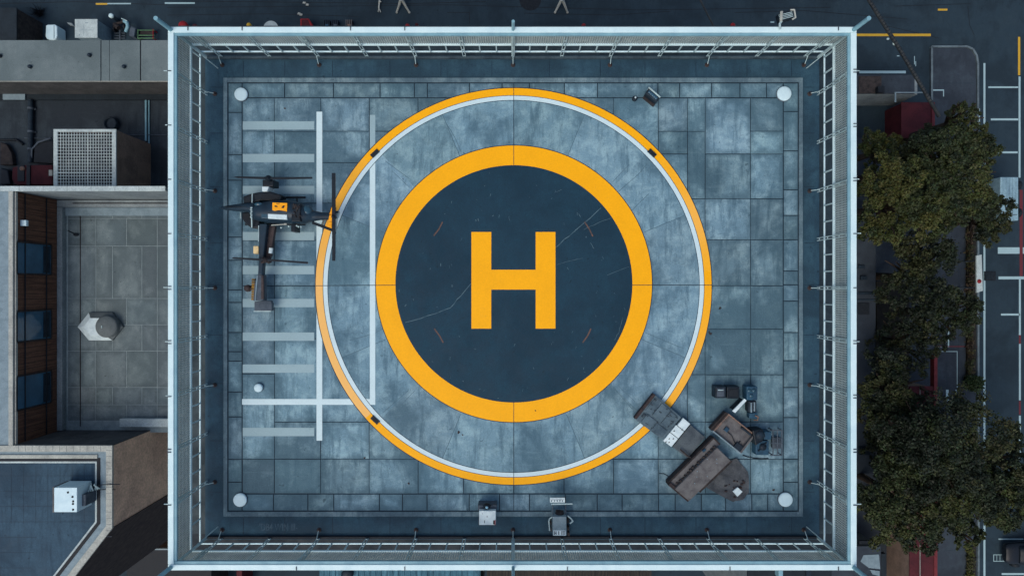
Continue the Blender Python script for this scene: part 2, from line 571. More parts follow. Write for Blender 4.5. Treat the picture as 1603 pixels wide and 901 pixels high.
# box outlines painted on the pavement
road_line([(1465, 541, 1484, 543), (1482, 518, 1484, 541), (1464, 518, 1477, 519.5), (1473, 519.5, 1475, 523), (1473, 530, 1482, 531.5), (1479, 533, 1482, 535),
           (1466, 549, 1497, 550), (1496, 550, 1497, 606), (1479, 609, 1483, 627), (1483, 625, 1498, 626.5), (1494, 609, 1496, 625), (1457, 141, 1476, 143), (1474.5, 143, 1476, 152)],
          'line_white', z=GZ + 0.006)
# dark round patch and repair seams on the street along the top edge
b = MB(); c = gp(830, 0); b.disc(c[0], c[1], 0.85, GROUND + 0.004, 40)
tag(b.build('road_patch', 'black'), kind='structure')
b = MB()
for pts in [[(262, 12), (520, 10), (700, 8), (1000, 16), (1300, 12)], [(300, 2), (640, 6), (760, 3)], [(700, 20), (735, 20), (735, 38)], [(820, 21), (960, 24), (1050, 18)], [(1400, 10), (1520, 6)], [(262, 24), (420, 22), (560, 26)], [(1150, 20), (1260, 17), (1420, 30)],
            [(1515, 10), (1518, 40), (1525, 55)], [(1385, 40), (1470, 60)], [(0, 6), (120, 3), (262, 8)]]:
    b.strip([gp(*p) for p in pts], 0.05, GROUND + 0.003)
tag(b.build('road_seam', 'black'), kind='structure')

# ================================================================== the tower with the helideck
XW, XE, YN, YS = -12.07, 12.09, 9.15, -9.89
tower = thing('helipad_building', 'tall blue grey building with a yellow ringed landing pad covering its flat roof', 'building', (0, 0, GROUND))
b = MB(); b.box(-12.6, 12.6, -10.3, 9.6, GROUND, -0.7); wall = b.build('wall', 'wall', tower)
for k in range(5):
    z0 = GROUND + 2 + k * 4.4
    b = MB()
    for i in range(8):
        x = -11.2 + i * 3.0
        b.box(x, x + 1.7, -10.34, -10.31, z0, z0 + 2.0); b.box(x, x + 1.7, 9.61, 9.64, z0, z0 + 2.0)
    for i in range(6):
        y = -9.4 + i * 3.0
        b.box(-12.64, -12.61, y, y + 1.7, z0, z0 + 2.0); b.box(12.61, 12.64, y, y + 1.7, z0, z0 + 2.0)
    b.build('window_band', 'window', wall)
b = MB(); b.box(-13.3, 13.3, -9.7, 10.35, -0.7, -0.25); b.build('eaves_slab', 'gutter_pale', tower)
b = MB(); b.box(-13.3, 13.3, -11.1, -9.703, -0.7, -0.25); b.build('eaves_slab', 'gutter', tower)  # south eaves in the darker lining: kerb shade put into the colour
b = MB(); b.box(XW + 0.04, XE - 0.04, YS + 0.04, YN - 0.04, -0.25, -0.05)
roof = b.build('roof_deck', 'margin', tower)
# gutter line and upstand kerb
b = MB()
for (x0, x1, y0, y1) in [(-12.0, -11.9, YS + .1, YN - .1), (11.9, 12.02, YS + .1, YN - .1), (-11.9, 11.9, YN - .2, YN - .1), (-11.9, 11.9, YS + .1, YS + .2)]:
    if y0 > -9: b.box(x0, x1, y0, y1, -0.05, 0.07)
b.build('roof_kerb', 'kerb_metal', roof, 0.01)
MB().box(-11.9, 11.9, YS + .1, YS + .2, -0.05, 0.07).build('roof_kerb', 'black', roof, 0.01)  # south kerb coloured black to stand in for its shadow
b = MB()
for x in (380, 445, 520, 610, 690, 770, 860, 940, 1010, 1090, 1170, 1240):
    a = PX(x, 0)[0]
    b.box(a - .01, a + .01, PX(0, 120)[1] + .03, YN - .25, -0.05, -0.044)
    b.box(a - .01, a + .01, YS + .25, PX(0, 809)[1] - .03, -0.05, -0.044)
for y in (136, 208, 292, 380, 446, 524, 600, 690, 770):
    a = PX(0, y)[1]
    b.box(-11.85, PX(349, 0)[0] - .03, a - .01, a + .01, -0.05, -0.044)
    b.box(PX(1258, 0)[0] + .03, 11.85, a - .01, a + .01, -0.05, -0.044)
b.build('membrane_seam', 'joint', roof)

# concrete pad: base, border strip and separate panels with open joints
X0, X1, Y0, Y1 = 350, 1256.5, 122, 807.5
pad = MB().pbox(X0, Y0, X1, Y1, -0.05, -0.03).build('landing_pad', 'joint', tower)
b = MB()


def rect(px0, py0, px1, py1, z0=-0.03, z1=0.0, gap=0.0, c=1.0, mb=None):
    p, q = PX(px0, py0), PX(px1, py1)
    (mb or b).box(p[0] + gap, q[0] - gap, q[1] + gap, p[1] - gap, z0, z1, 0, c)


rect(X0, Y0, 356, Y1, z1=0.02); rect(1250.5, Y0, X1, Y1, z1=0.02); rect(356, Y0, 1250.5, 129, z1=0.02); rect(356, 800, 1250.5, Y1, z1=0.02)
b.build('border_strip', 'ledge', pad, 0.006)
b = MB()
GAP = 0.017


def tnt(lo=0.74, hi=1.12):
    v = random.uniform(lo, hi)
    return (v * random.uniform(.97, 1.03), v, v * random.uniform(.98, 1.03))


def row(xs, y0, y1):
    for a, c_ in zip(xs, xs[1:]):
        rect(a, y0, c_, y1, gap=GAP, c=tnt())


row([379, 445.5, 522, 595, 648.6, 669, 735, 786, 829, 883.5, 935.5, 1030, 1064, 1114, 1158.5, 1200, 1226], 130, 153)
row([379, 428, 482, 522.5, 594, 630, 668.6, 734.6, 782, 829, 885, 935, 974, 1031, 1057, 1098, 1136, 1177, 1202, 1226], 772.5, 799)
for ys, xa, xb in (([130, 176, 242, 282, 371, 407, 453.5, 473, 520, 550, 565, 613, 652, 718.5, 754, 799], 357, 379),
                   ([130, 174.5, 236, 297, 337, 375, 424, 445.5, 471, 520, 564, 606, 653, 718, 754, 799], 1226.5, 1249.5)):
    for a, c_ in zip(ys, ys[1:]):
        rect(xa, a, xb, c_, gap=GAP, c=tnt(0.7, 1.1))
cols_l = [379.5, 429.5, 502, 578, 654.5, 725.5, 804]
rows_l = [153.5, 205.5, 254.5, 318, 376, 447, 530, 585, 660, 718, 772]
cols_r = [804, 883, 960.5, 1030.5, 1076.5, 1104, 1175, 1226]
rows_r = [153.5, 205.5, 241, 311, 375, 447, 515, 586, 660, 718, 772]
for cs, rs in ((cols_l, rows_l), (cols_r, rows_r)):
    for i in range(len(cs) - 1):
        j = 0
        while j < len(rs) - 1:
            k = j + 1
            # some panels run over two rows, as cast
            if random.random() < 0.22 and k < len(rs) - 1:
                k += 1
            rect(cs[i], rs[j], cs[i + 1], rs[k], gap=GAP * (0.8 if random.random() < .6 else 0.45), c=tnt())
            j = k
slab_joints(b)
b.build('concrete_panels', 'pad', pad)

# the landing circle
PXM = H_CAM / F
c1 = PX(804, 448)[:2]
c2 = PX(804.5, 444)[:2]
b = MB()
random.seed(21)
wt = {k: tnt(0.9, 1.14) for k in range(16)}
b.ring(*c1, 185 * PXM, 300 * PXM, 0.004, 192, cf=lambda a: wt[int(a // 22.5) % 16])
b.build('circle_slab', 'pad', pad)
b = MB()
for k in range(16):
    if k % 4 == 0:
        continue
    a = R(k * 22.5 + (0 if k % 2 else 1.5))
    r0, r1 = (217, 291) if k % 2 else (225, 262)
    b.strip([(c1[0] + r * PXM * math.cos(a), c1[1] + r * PXM * math.sin(a)) for r in (r0, (r0 + r1) / 2, r1)], 0.022 if k % 2 else 0.016, 0.0055)
for pts in [[(700, 195), (712, 215), (722, 238)], [(603, 252), (622, 266), (640, 279)], [(1016, 303), (1000, 318), (986, 333)], [(968, 300), (1000, 272), (1014, 255)], [(548, 532), (585, 522), (600, 514)], [(600, 645), (640, 610)], [(990, 640), (962, 608)],
            [(1010, 520), (1045, 535), (1070, 545)]]:
    b.strip([PX(*p) for p in pts], 0.018, 0.0055)
b.build('slab_joint', 'joint_faint', pad)

# parking stand lines
b = MB()
for x0, y0, x1, y1 in [(495.5, 175, 504.5, 689), (579, 246, 587.5, 633), (379, 624, 587, 633)]:
    p, q = PX(x0, y0), PX(x1, y1)
    b.strip([((p[0] + q[0]) / 2, p[1]), ((p[0] + q[0]) / 2, q[1])], q[0] - p[0], 0.0062) if y1 - y0 > x1 - x0 else b.strip([(p[0], (p[1] + q[1]) / 2), (q[0], (p[1] + q[1]) / 2)], p[1] - q[1], 0.0074)
b.build('stand_line', 'white_paint', pad)
b = MB()
for y0, y1 in [(190, 203), (241, 254), (291, 303.5), (363, 376), (416, 429), (467.5, 480.5), (520, 533), (570, 583), (669, 682)]:
    p, q = PX(380, y0), PX(492, y1)
    b.strip([(p[0], (p[1] + q[1]) / 2), (q[0], (p[1] + q[1]) / 2)], p[1] - q[1], 0.005).build('stand_bar', 'grey_paint', pad); b = MB()
p, q = PX(579, 180), PX(587.5, 244); b.strip([((p[0] + q[0]) / 2, p[1]), ((p[0] + q[0]) / 2, q[1])], q[0] - p[0], 0.005)
b.build('stand_bar', 'grey_paint', pad)


def wear_angle(a):
    a = a % 360
    if 180 <= a < 222: return 0.78
    if 140 <= a < 180: return 0.12 + 0.6 * ((a - 140) / 40) ** 2
    if 5 <= a < 40: return 0.33 * math.exp(-((a - 20) / 9) ** 2) + 0.04
    if 300 <= a < 360: return 0.2 * math.exp(-((a - 335) / 14) ** 2) + 0.02
    return 0.0


b = MB()
b.ring(*c1, 290.4 * PXM, 311 * PXM, 0.0085, 240).build('ring_border', 'joint', pad); b = MB()
b.ring(*c2, 184 * PXM, 217.2 * PXM, 0.0085, 240)
b.build('ring_border', 'joint', pad)
b = MB()
b.ring(*c1, 298.6 * PXM, 309.8 * PXM, 0.0125, 320, cf=wear_angle)
b.build('outer_ring', 'yellow', pad)
b = MB(); b.ring(*c1, 291.2 * PXM, 297.8 * PXM, 0.0125, 320); b.build('white_ring', 'white_paint', pad)
b = MB(); b.ring(*c2, 185.4 * PXM, 216 * PXM, 0.0125, 320, c=0.0); b.build('inner_ring', 'yellow', pad)
b = MB(); b.disc(*c2, 185 * PXM, 0.0105, 200); b.build('dark_disc', 'core', pad)
b = MB()
hp = [(738, 363), (769, 363), (769, 422), (838.5, 422), (838.5, 363), (869.5, 363), (869.5, 514), (838.5, 514), (838.5, 453), (769, 453), (769, 514), (738, 514)]
hv = [(*PX(*p)[:2], 0.0145) for p in hp]
b.add(hv[::-1], [tuple(range(12))], 0, 0.0)
b.build('letter_h', 'yellow', pad)
# wear: scratches and brown scrapes
b = MB()
random.seed(5)
for pts, w in [([(634, 504), (670, 494), (705, 482), (722, 462), (737, 444)], .022), ([(871, 387), (890, 369), (915, 348), (941, 325)], .024), ([(914, 360), (938, 348), (957, 341)], .012), ([(872, 414), (912, 404)], .010), ([(950, 430), (985, 417)], .012), ([(975, 500), (968, 520), (962, 532)], .012), ([(870, 300), (880, 296)], .01), ([(925, 380), (930, 389)], .014)]:
    wp = []
    for (p, q) in zip(pts, pts[1:]):
        for t in (0, .34, .67):
            wp.append(PX(p[0] + (q[0] - p[0]) * t + random.uniform(-.9, .9), p[1] + (q[1] - p[1]) * t + random.uniform(-.9, .9)))
    wp.append(PX(*pts[-1]))
    b.strip(wp, w, 0.0132)
for _ in range(90):
    a, r = random.uniform(0, 6.28), 180 * math.sqrt(random.random())
    x, y = 804 + r * math.cos(a), 444 + r * math.sin(a)
    if 736 < x < 872 and 361 < y < 516:
        continue
    dx, dy = random.uniform(-3, 3), random.uniform(-5, 5)
    b.strip([PX(x, y), PX(x + dx, y + dy)], random.choice((.008, .012, .02)), 0.0136)
b.build('scratches', 'scratch', pad)
b = MB()
for p, q in [((693, 347), (679, 369)), ((915, 347), (928, 370)), ((680, 514), (694, 536)), ((925, 514), (912, 536))]:
    a, e = PX(*p), PX(*q)
    m_ = ((a[0] + e[0]) / 2 + .03, (a[1] + e[1]) / 2 - .01)
    b.strip([a, m_, e], 0.05, 0.0142).build('scrape_mark', 'rust_mark', pad); b = MB()
b = MB()
for x0, y0, x1, y1 in [(804.2, 130, 804.2, 260), (804.2, 628, 804.2, 799), (494, 447, 624, 446), (986, 446, 1114, 446)]:
    b.strip([PX(x0, y0), PX(x1, y1)], 0.022, 0.0155)
b.build('centre_joint', 'joint', pad)
for x, y, r in [(1127, 482, .05), (1112, 522, .06), (1110, 519, .03), (838, 642, .03), (718, 676, .05), (724, 680, .03), (640, 756, .04), (571, 716, .04), (1211, 766, .05), (446, 170, .04)]:
    p = PX(x, y); b = MB()
    b.add([(p[0] + r * (1 + .35 * math.sin(3 * a + x)) * math.cos(a), p[1] + r * (1 + .35 * math.cos(2 * a + y)) * math.sin(a), .0128) for a in [i * .5236 for i in range(12)]], [tuple(range(12))])
    b.build('rust_spot', 'rust', pad)
# faint stencilled lettering on the dark margin
cu = bpy.data.curves.new('lettering', 'FONT')
cu.body = "'DB4 WIN III-"
cu.size = 0.40
to = bpy.data.objects.new('lettering', cu); col.objects.link(to)
me = bpy.data.meshes.new_from_object(to.evaluated_get(bpy.context.evaluated_depsgraph_get()))
bpy.data.objects.remove(to)
me.materials.clear()
me.materials.append(plain('worn stencil paint', T(74, 98, 116), T(48, 70, 88), 3, lo=.35, hi=.6))
to = bpy.data.objects.new('lettering', me); col.objects.link(to)
to.parent = roof
lp = PX(406, 829.5, -0.05)
to.location = Vector((lp[0], lp[1], -0.045)) - rootloc(roof)
to.scale = (0.66, 1, 1)

# stains and rusty streaks on margin
b = MB()
for x0, y0, x1, y1 in [(470, 806.5, 472, 806.6)]:
    pass

# ================================================================== safety fence round the deck
ZT, ZM, ZB = 2.6, 1.14, 0.39
fence = thing('perimeter_fence', 'pale blue steel and wire mesh safety fence around the edge of the helipad roof', 'fence', (0, 0, -0.25))


def top_rail(name, x0, x1, y0, y1):
    return MB().box(x0, x1, y0, y1, ZT - 0.12, ZT).build(name, 'rail', fence, 0.015)


WO = 0.2
top_rail('top_rail', XW, XE, YN - WO, YN)
top_rail('top_rail', XW, XE, YS, YS + WO)
top_rail('top_rail', XW, XW + WO, YS + WO + .003, YN - WO - .003)
top_rail('top_rail', XE - WO, XE, YS + WO + .003, YN - WO - .003)
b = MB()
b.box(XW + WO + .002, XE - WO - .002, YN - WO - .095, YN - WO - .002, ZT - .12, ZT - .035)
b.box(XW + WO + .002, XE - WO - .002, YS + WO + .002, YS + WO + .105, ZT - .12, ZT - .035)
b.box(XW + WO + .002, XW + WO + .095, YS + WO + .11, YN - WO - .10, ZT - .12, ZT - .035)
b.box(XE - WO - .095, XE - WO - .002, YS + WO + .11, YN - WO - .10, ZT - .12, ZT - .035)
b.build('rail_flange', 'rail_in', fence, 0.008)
# the wire plane sits under the inner edge of the rail
IN = 0.03
xw, xe, yn, ys = XW + IN, XE - IN, YN - IN, YS + IN


def side_bar(z, t, inset=0.0):
    h = t / 2
    out = []
    for (x0, x1, y0, y1) in [(xw + inset, xe - inset, yn - inset - t, yn - inset), (xw + inset, xe - inset, ys + inset, ys + inset + t),
                             (xw + inset, xw + inset + t, ys + inset + t + .002, yn - inset - t - .002), (xe - inset - t, xe - inset, ys + inset + t + .002, yn - inset - t - .002)]:
        out.append((x0, x1, y0, y1, z - h, z + h))
    return out


for bx in side_bar(ZM, 0.078):
    MB().box(*bx).build('mid_rail', 'rail', fence, 0.01)
for bx in side_bar(ZB, 0.052):
    MB().box(*bx).build('bottom_rail', 'rail', fence, 0.01)


def mesh_panel(ax, p0, p1, q):
    b = MB()
    n = int((p1 - p0) / 0.085)
    zs = np.arange(ZM + .10, ZT - .16, 0.10)
    w = 0.016
    for i in range(n + 1):
        t = p0 + (p1 - p0) * i / n
        if ax == 'x': b.box(t - w, t + w, q - .006, q + .006, ZM + .05, ZT - .13)
        else: b.box(q - .006, q + .006, t - w, t + w, ZM + .05, ZT - .13)
    for z in zs:
        if ax == 'x': b.box(p0, p1, q + .007, q + .018, z - .015, z + .015)
        else: b.box(q + .007, q + .018, p0, p1, z - .015, z + .015)
    return b.build('mesh_panel', 'wire', fence)


mesh_panel('x', xw + .1, xe - .1, yn - .03)
mesh_panel('x', xw + .1, xe - .1, ys + .03)
mesh_panel('y', ys + .1, yn - .1, xw + .03)
mesh_panel('y', ys + .1, yn - .1, xe - .03)


def post(x, y, nx, ny, major):
    b = MB()
    tx, ty = abs(ny), abs(nx)
    zt = ZT - .125
    for s_ in (-1, 1):
        ox, oy = tx * .05 * s_, ty * .05 * s_
        b.box(x + ox - .014, x + ox + .014, y + oy - .014, y + oy + .014, -0.25, zt)
    for z in (0.1, 0.75, 1.6, 2.1):
        b.box(x - tx * .05 - .012, x + tx * .05 + .012, y - ty * .05 - .012, y + ty * .05 + .012, z, z + .04)
    o = b.build('post', 'steel', fence)
    cb = MB()
    # small fixing clips on the rail; on the long sides only here and there
    if nx or random.random() < .4:
        for s_ in ((-1, 1) if nx and random.random() < .6 else (0,)):
            ox, oy = tx * .05 * s_, ty * .05 * s_
            cxp, cyp = x - nx * .06 + ox, y - ny * .05 + oy
            cb.box(cxp - .014 - abs(nx) * .05, cxp + .014 + abs(nx) * .05, cyp - .014 - abs(ny) * .05, cyp + .014 + abs(ny) * .05, ZT + .002, ZT + .03)
        cb.build('rail_clip', 'grey_plate', o)
    if nx and random.random() < .75:
        MB().tube((x - nx * .08, y + .02, ZT - .04), (x - nx * random.uniform(.2, .3), y + .02, ZT - .04), .018).build('clip_bolt', 'steel', o)
    if major:
        m = MB()
        # rusty shoe and a short brace on the deck side
        fx, fy = x + nx * .3, y + ny * .3
        m.lathe(fx, fy, [(.09, -0.05), (.085, -0.02), (.05, -.015)], 9)
        m.box(fx - .035, fx + .035, fy - .035, fy + .035, -0.02, 0.06)
        m.build('base_shoe', 'rust', o)
        MB().tube((fx, fy, 0.04), (x + nx * .06, y + ny * .06, 0.3), .014).tube((x + nx * .09, y + ny * .09, ZM + .1), (x + nx * .17, y + ny * .17, ZT - .1), .018).build('brace', 'steel', o)


random.seed(3)
for k in range(-6, 7):
    x = k * 1.9 + 0.04
    post(x, yn - .09, 0, -1, k % 2 == 0)
    post(x, ys + .09, 0, 1, k % 2 == 0)
for k in range(-4, 5):
    y = k * 1.9
    post(xw + .09, y, 1, 0, k % 2 == 0)
    post(xe - .09, y, -1, 0, k % 2 == 0)
# corner posts and two middle posts that rise above the rail
for (x, y, zt) in [(XW + .1, YN - .1, 3.55), (XE - .1, YN - .1, 3.55), (XW + .1, YS + .1, 3.75), (XE - .1, YS + .1, 3.75), (0.04, YN - .1, 3.3), (0.04, YS + .1, 3.6)]:
    o = MB().tube((x, y, -0.25), (x, y, ZT - .12), .05).build('post', 'steel', fence)
    MB().tube((x, y, ZT + .001), (x, y, zt), .075 if abs(x) > 1 else .055, n=14).build('post_head', 'rail_in', o, 0.01)
    if abs(x) > 1:
        sx, sy = -math.copysign(1, x), -math.copysign(1, y)
        MB().tube((x + sx * .1, y + sy * .1, ZT - .15), (x + sx * .45, y + sy * .45, -0.03), .018).build('brace', 'steel', o)
# ladder rungs between middle and bottom rail: the hundred largest as parts
rungs = []
for k in range(-19, 20):
    if k % 3:
        rungs.append((k * 0.6333 + .04, yn - .045, 0)); rungs.append((k * 0.6333 + .04, ys + .045, 0))
for k in range(-14, 15):
    if k % 3:
        rungs.append((xw + .045, k * 0.6333, 1)); rungs.append((xe - .045, k * 0.6333, 1))
for x, y, ax in rungs[:100]:
    MB().box(x - .022, x + .022, y - .022, y + .022, ZB + .03, ZM - .04).build('rung', 'steel', fence)
if len(rungs) > 100:
    b = MB()
    for x, y, ax in rungs[100:]:
        b.box(x - .022, x + .022, y - .022, y + .022, ZB + .03, ZM - .04)
    tag(b.build('rungs', 'steel', fence), kind='stuff')

# floodlight clamped outside the north rail
fl = thing('floodlight', 'slatted black floodlight with pale frame fixed outside the fence rail by the street', 'floodlight', (*PX(1221, 43, ZT)[:2], 2.2))
b = MB()
p = [PX(x, y, 2.75)[:2] for x, y in [(1219, 21), (1240, 16), (1243, 27), (1222, 33)]]
b.prism(p, 2.45, 2.7); b.build('housing', 'heli_black', fl, .015)
b = MB()
for t in (.2, .4, .6, .8):
    a = [p[0][i] + (p[3][i] - p[0][i]) * t for i in (0, 1)]; e = [p[1][i] + (p[2][i] - p[1][i]) * t for i in (0, 1)]
    b.tube((*a, 2.71), (*e, 2.71), .012)
b.build('fin', 'steel', fl)
b = MB(); b.path([(*PX(1238, 15, 2.75)[:2], 2.72), (*PX(1244, 15, 2.75)[:2], 2.72), (*PX(1246, 27, 2.75)[:2], 2.72), (*PX(1241, 30, 2.75)[:2], 2.72)], .03); b.path([(*PX(1224, 18, 2.75)[:2], 2.73), (*PX(1223, 33, 2.75)[:2], 2.73)], .05); b.build('frame', 'coping', fl)
b = MB(); b.path([(*PX(1224, 33, 2.7)[:2], 2.68), (*PX(1221, 37, 2.7)[:2], 2.68), (*PX(1221, 46, 2.65)[:2], 2.66)], .04); b.build('bracket', 'steel', fl)

# ================================================================== things standing on the deck
def disc_lamp(x, y, r, label, name='deck_lamp', h=.12, group=None):
    p = PX(x, y, h)
    t = thing(name, label, 'lamp', (p[0], p[1], 0), group)
    MB().lathe(p[0], p[1], [(r * 1.06, 0.0), (r * 1.06, .03), (r * .98, .035)], 36).build('base_ring', 'grey_plate', t)
    MB().lathe(p[0], p[1], [(r * .97, .036), (r, h * .55), (r * .97, h * .8), (r * .85, h * .93), (r * .5, h * .99), (r * .05, h)], 40).build('lamp_cover', 'dome', t)
    return t


GL = 'round white lamps at the pad corners'
disc_lamp(376.5, 147, 10.3 * PXM, 'round white deck lamp in the pad corner nearest the helicopter nose', group=GL)
disc_lamp(1228.5, 146, 11.3 * PXM, 'round white deck lamp in the top right pad corner beyond the tilted case', group=GL)
disc_lamp(375, 782.5, 10.6 * PXM, 'round white deck lamp in the bottom left pad corner near faint lettering', group=GL)
disc_lamp(1230.5, 782, 11.2 * PXM, 'round white deck lamp in the corner beside the scrap machinery', group=GL)
disc_lamp(403.5, 607, 6.6 * PXM, 'small round pale lamp above the long white line of the parking stand', h=.16)

for (x, y, a, lab) in [(587, 240.5, 43, 'small black box set on the ring between helicopter and top edge'), (1020.5, 240, -43, 'small black box set on the ring below the tilted case'), (587.5, 656.5, -43, 'small black box set on the ring where faded paint turns bright')]:
    t = thing('ring_box', lab, 'light box', (*PX(x, y)[:2], 0.0125), 'black boxes set on the outer ring')
    def loc(u, v, cx=PX(x, y)[0], cy=PX(x, y)[1], a=a):
        return (cx + u * math.cos(R(a)) - v * math.sin(R(a)), cy + u * math.sin(R(a)) + v * math.cos(R(a)))
    MB().prism([loc(-.18, -.085), loc(.18, -.085), loc(.18, .085), loc(-.18, .085)], .0125, .06).build('housing', 'machine_dark', t, .01)
    MB().prism([loc(-.14, -.05), loc(.14, -.05), loc(.14, .05), loc(-.14, .05)], .0605, .066).build('lens', 'black', t)

# tilted case near the north edge and the small knob beside it
t = thing('equipment_case', 'dark blue tilted equipment case standing near the top edge of the pad', 'case', (*PX(1019, 150)[:2], 0))
z = .42
b = MB(); b.pprism([(1010.7, 146), (1016, 137), (1034, 153), (1028, 160)], .02, z); b.build('body', 'machine_dark', t, .03)
b = MB(); b.pprism([(1016.2, 135.4), (1034.4, 151.3), (1033.4, 153), (1015.3, 137.2)], .1, z + .05); b.build('handle', 'steel', t, .015)
b = MB(); b.pprism([(1014, 144.5), (1016.5, 141), (1030, 153), (1027, 156.3)], z + .003, z + .012); b.build('control_panel', 'machine_blue', t)
b = MB()
for k in range(5):
    x, y = 1016 + k * 2.6, 144 + k * 2.3
    b.pprism([(x, y), (x + 1.3, y + 1.1), (x + .5, y + 2.2), (x - .8, y + 1.1)], z + .013, z + .02)
b.build('key', 'grey_mid', t)
b = MB(); b.pprism([(1010, 148), (1027, 161.5), (1023, 167), (1006, 153)], .003, .10); b.build('shadow_side', 'brown_dark', t, .02)  # dark slab drawn in place of the case's shadowed lower side
t = thing('signal_beacon', 'tiny dark beacon with a white tip left of the tilted case', 'beacon', (*PX(994.4, 153)[:2], 0))
p = PX(994.4, 153.4, .15); MB().lathe(p[0], p[1], [(.1, 0), (.1, .09), (.07, .12), (.02, .13)], 20).build('base', 'machine_dark', t)
MB().lathe(p[0] + .01, p[1] + .02, [(.035, .131), (.035, .19), (.01, .21)], 12).build('beacon_tip', 'white', t)

# white control cabinet at the south edge
t = thing('control_cabinet', 'white metal control cabinet with a lens on top at the lower deck edge', 'cabinet', (*PX(762, 807)[:2], -0.05))
z = .75
b = MB(); b.pbox(750, 799, 776, 821, -.05, z); b.build('body', 'white', t, .012)
b = MB(); b.pbox(748, 790, 777.5, 798.6, -.03, .52); b.build('rear_box', 'grey_plate', t, .02)
p = PX(762, 793, .7); b = MB(); b.ball((p[0], p[1], .56), (.15, .11, .14)); b.build('lamp_hood', 'heli_black', t)
b = MB(); b.ball((p[0], p[1] - .02, .68), (.06, .05, .05)); b.build('lens', 'lens', t)
b = MB(); b.pbox(772, 814, 774.2, 820, z + .001, z + .015); b.build('vent_slot', 'black', t)
b = MB(); b.pbox(774.4, 813, 775.6, 821, z + .001, z + .012); b.build('red_strip', 'red', t)
b = MB(); b.pbox(758, 814, 759, 818, z + .001, z + .012); b.pbox(762, 807, 763, 809, z + .001, z + .012); b.pbox(755, 803, 755.8, 804, z + .001, z + .012); b.build('latch', 'grey_plate', t)
b = MB(); b.pbox(749.2, 811, 750, 819, .3, z - .1); b.build('hinge', 'grey_plate', t)

# pump machine with handles and a sign
t = thing('pump_trolley', 'grey machine with side handles and a white label plate at the lower deck edge', 'machine', (*PX(876, 815)[:2], -0.05))
z = .85
b = MB(); b.pbox(865.4, 808, 886.7, 838, -.02, z); b.build('body', 'grey_mid', t, .015)
b = MB(); b.pbox(866.5, 829.5, 886, 837.4, z + .002, z + .014); b.build('label_plate', 'white', t)
b = MB()
for x0, x1 in [(867.5, 869), (870.3, 871.2), (874, 875.3), (878.8, 879.8)]:
    b.pbox(x0, 830.5, x1, 836.4, z + .0145, z + .018)
for y in (830.5, 832.6, 834.6):
    b.pbox(880.5, y, 885, y + .9, z + .0145, z + .018)
b.pbox(869, 833, 871, 834.4, z + .0145, z + .018)
b.build('label_writing', 'grey_plate', t)
b = MB(); b.pbox(861, 778.7, 884.4, 786, .62, .68); b.build('sign_plate', 'white', t, .008)
b = MB()
for x in (863.5, 868, 872.3, 876.5, 880.5):
    b.strip([PX(x - 1.3, 780.3, .683), PX(x, 784.6, .683), PX(x + 1.3, 780.3, .683)], .018, .684)
b.build('sign_writing', 'machine_blue', t)
b = MB()
b.tube(PX(863, 788.3, .7), PX(896, 787.8, .7), .03); b.build('crossbar', 'steel', t)
b = MB()
for x in (865.4, 885.6):
    b.tube(PX(x, 786.5, .6), PX(x, 808, .6), .02)
    b.tube(PX(x, 790, .6), (PX(x, 790, .6)[0], PX(x, 790, .6)[1], 0.0), .02)
b.build('frame', 'grey_plate', t)
b = MB(); b.ball(PX(876, 803, .5), (.17, .13, .22)); b.tube(PX(870, 799, .4), PX(882, 800, .4), .05); b.tube(PX(872, 797, .4), PX(873, 806, .5), .03); b.build('motor', 'brown_dark', t)
for pts in ([(864.5, 808.5), (860.5, 811), (859.2, 815), (860, 822), (860.5, 830)], [(888.5, 806.5), (893, 810), (896.8, 815), (892, 818.7)]):
    b = MB(); b.path([PX(x, y, .62) for x, y in pts], .028); b.build('handle', 'steel', t)
b = MB()
for x, y in [(863, 818), (863, 828), (889, 815), (889.5, 826), (890, 835)]:
    p = PX(x, y, .2); MB().box(p[0] - .04, p[0] + .04, p[1] - .06, p[1] + .06, -.05, .25).build('wheel_block', 'brown_dark', t)

# ------------------------------------------------------------------ scrap machinery, lower right
def quad(b, pts, z0, z1, mi=0):
    return b.pprism(pts, z0, z1, mi)


def between(p, q, t):
    return (p[0] + (q[0] - p[0]) * t, p[1] + (q[1] - p[1]) * t)


def sub(qd, u0, v0, u1, v1):
    """sub-rectangle of quad (a b c d): u along a-b, v along a-d"""
    def at(u, v):
        return between(between(qd[0], qd[1], u), between(qd[3], qd[2], u), v)
    return [at(u0, v0), at(u1, v0), at(u1, v1), at(u0, v1)]


# A: long loading ramp lying across the ring
A = [(1025, 617), (1104, 684), (1077, 717), (993.5, 655.5)]
t = thing('loading_ramp', 'weathered grey loading ramp with white plates lying across the yellow ring', 'ramp', (*PX(1048, 668)[:2], 0.0))
z = .24
b = MB(); quad(b, sub(A, .0, .0, .53, 1), .06, z); b.build('ramp_deck', 'plate_grey', t, .02)
b = MB()
for u0, u1, v0, v1, h in [(.04, .16, .05, .6, .03), (.17, .34, .06, .55, .05), (.35, .47, .08, .62, .035), (.1, .28, .63, .95, .04), (.3, .5, .66, .96, .03)]:
    quad(b, sub(A, u0, v0, u1, v1), z + .002, z + h)
b.build('deck_plate', 'plate_grey', t, .012)
random.seed(12)
b = MB()
for _ in range(26):
    u, v = random.uniform(.04, .5), random.uniform(.06, .92)
    quad(b, sub(A, u, v, u + random.uniform(.01, .05), v + random.uniform(.02, .06)), z + .002, z + random.uniform(.035, .06))
b.build('scrap_lump', 'plate_dark', t)
b = MB(); quad(b, [(1023, 615.5), (1026.5, 618), (996.5, 656), (992.5, 654)], .05, z + .05); b.build('end_bar', 'rust', t, .01)
W = sub(A, .54, -.02, .70, 1.02)
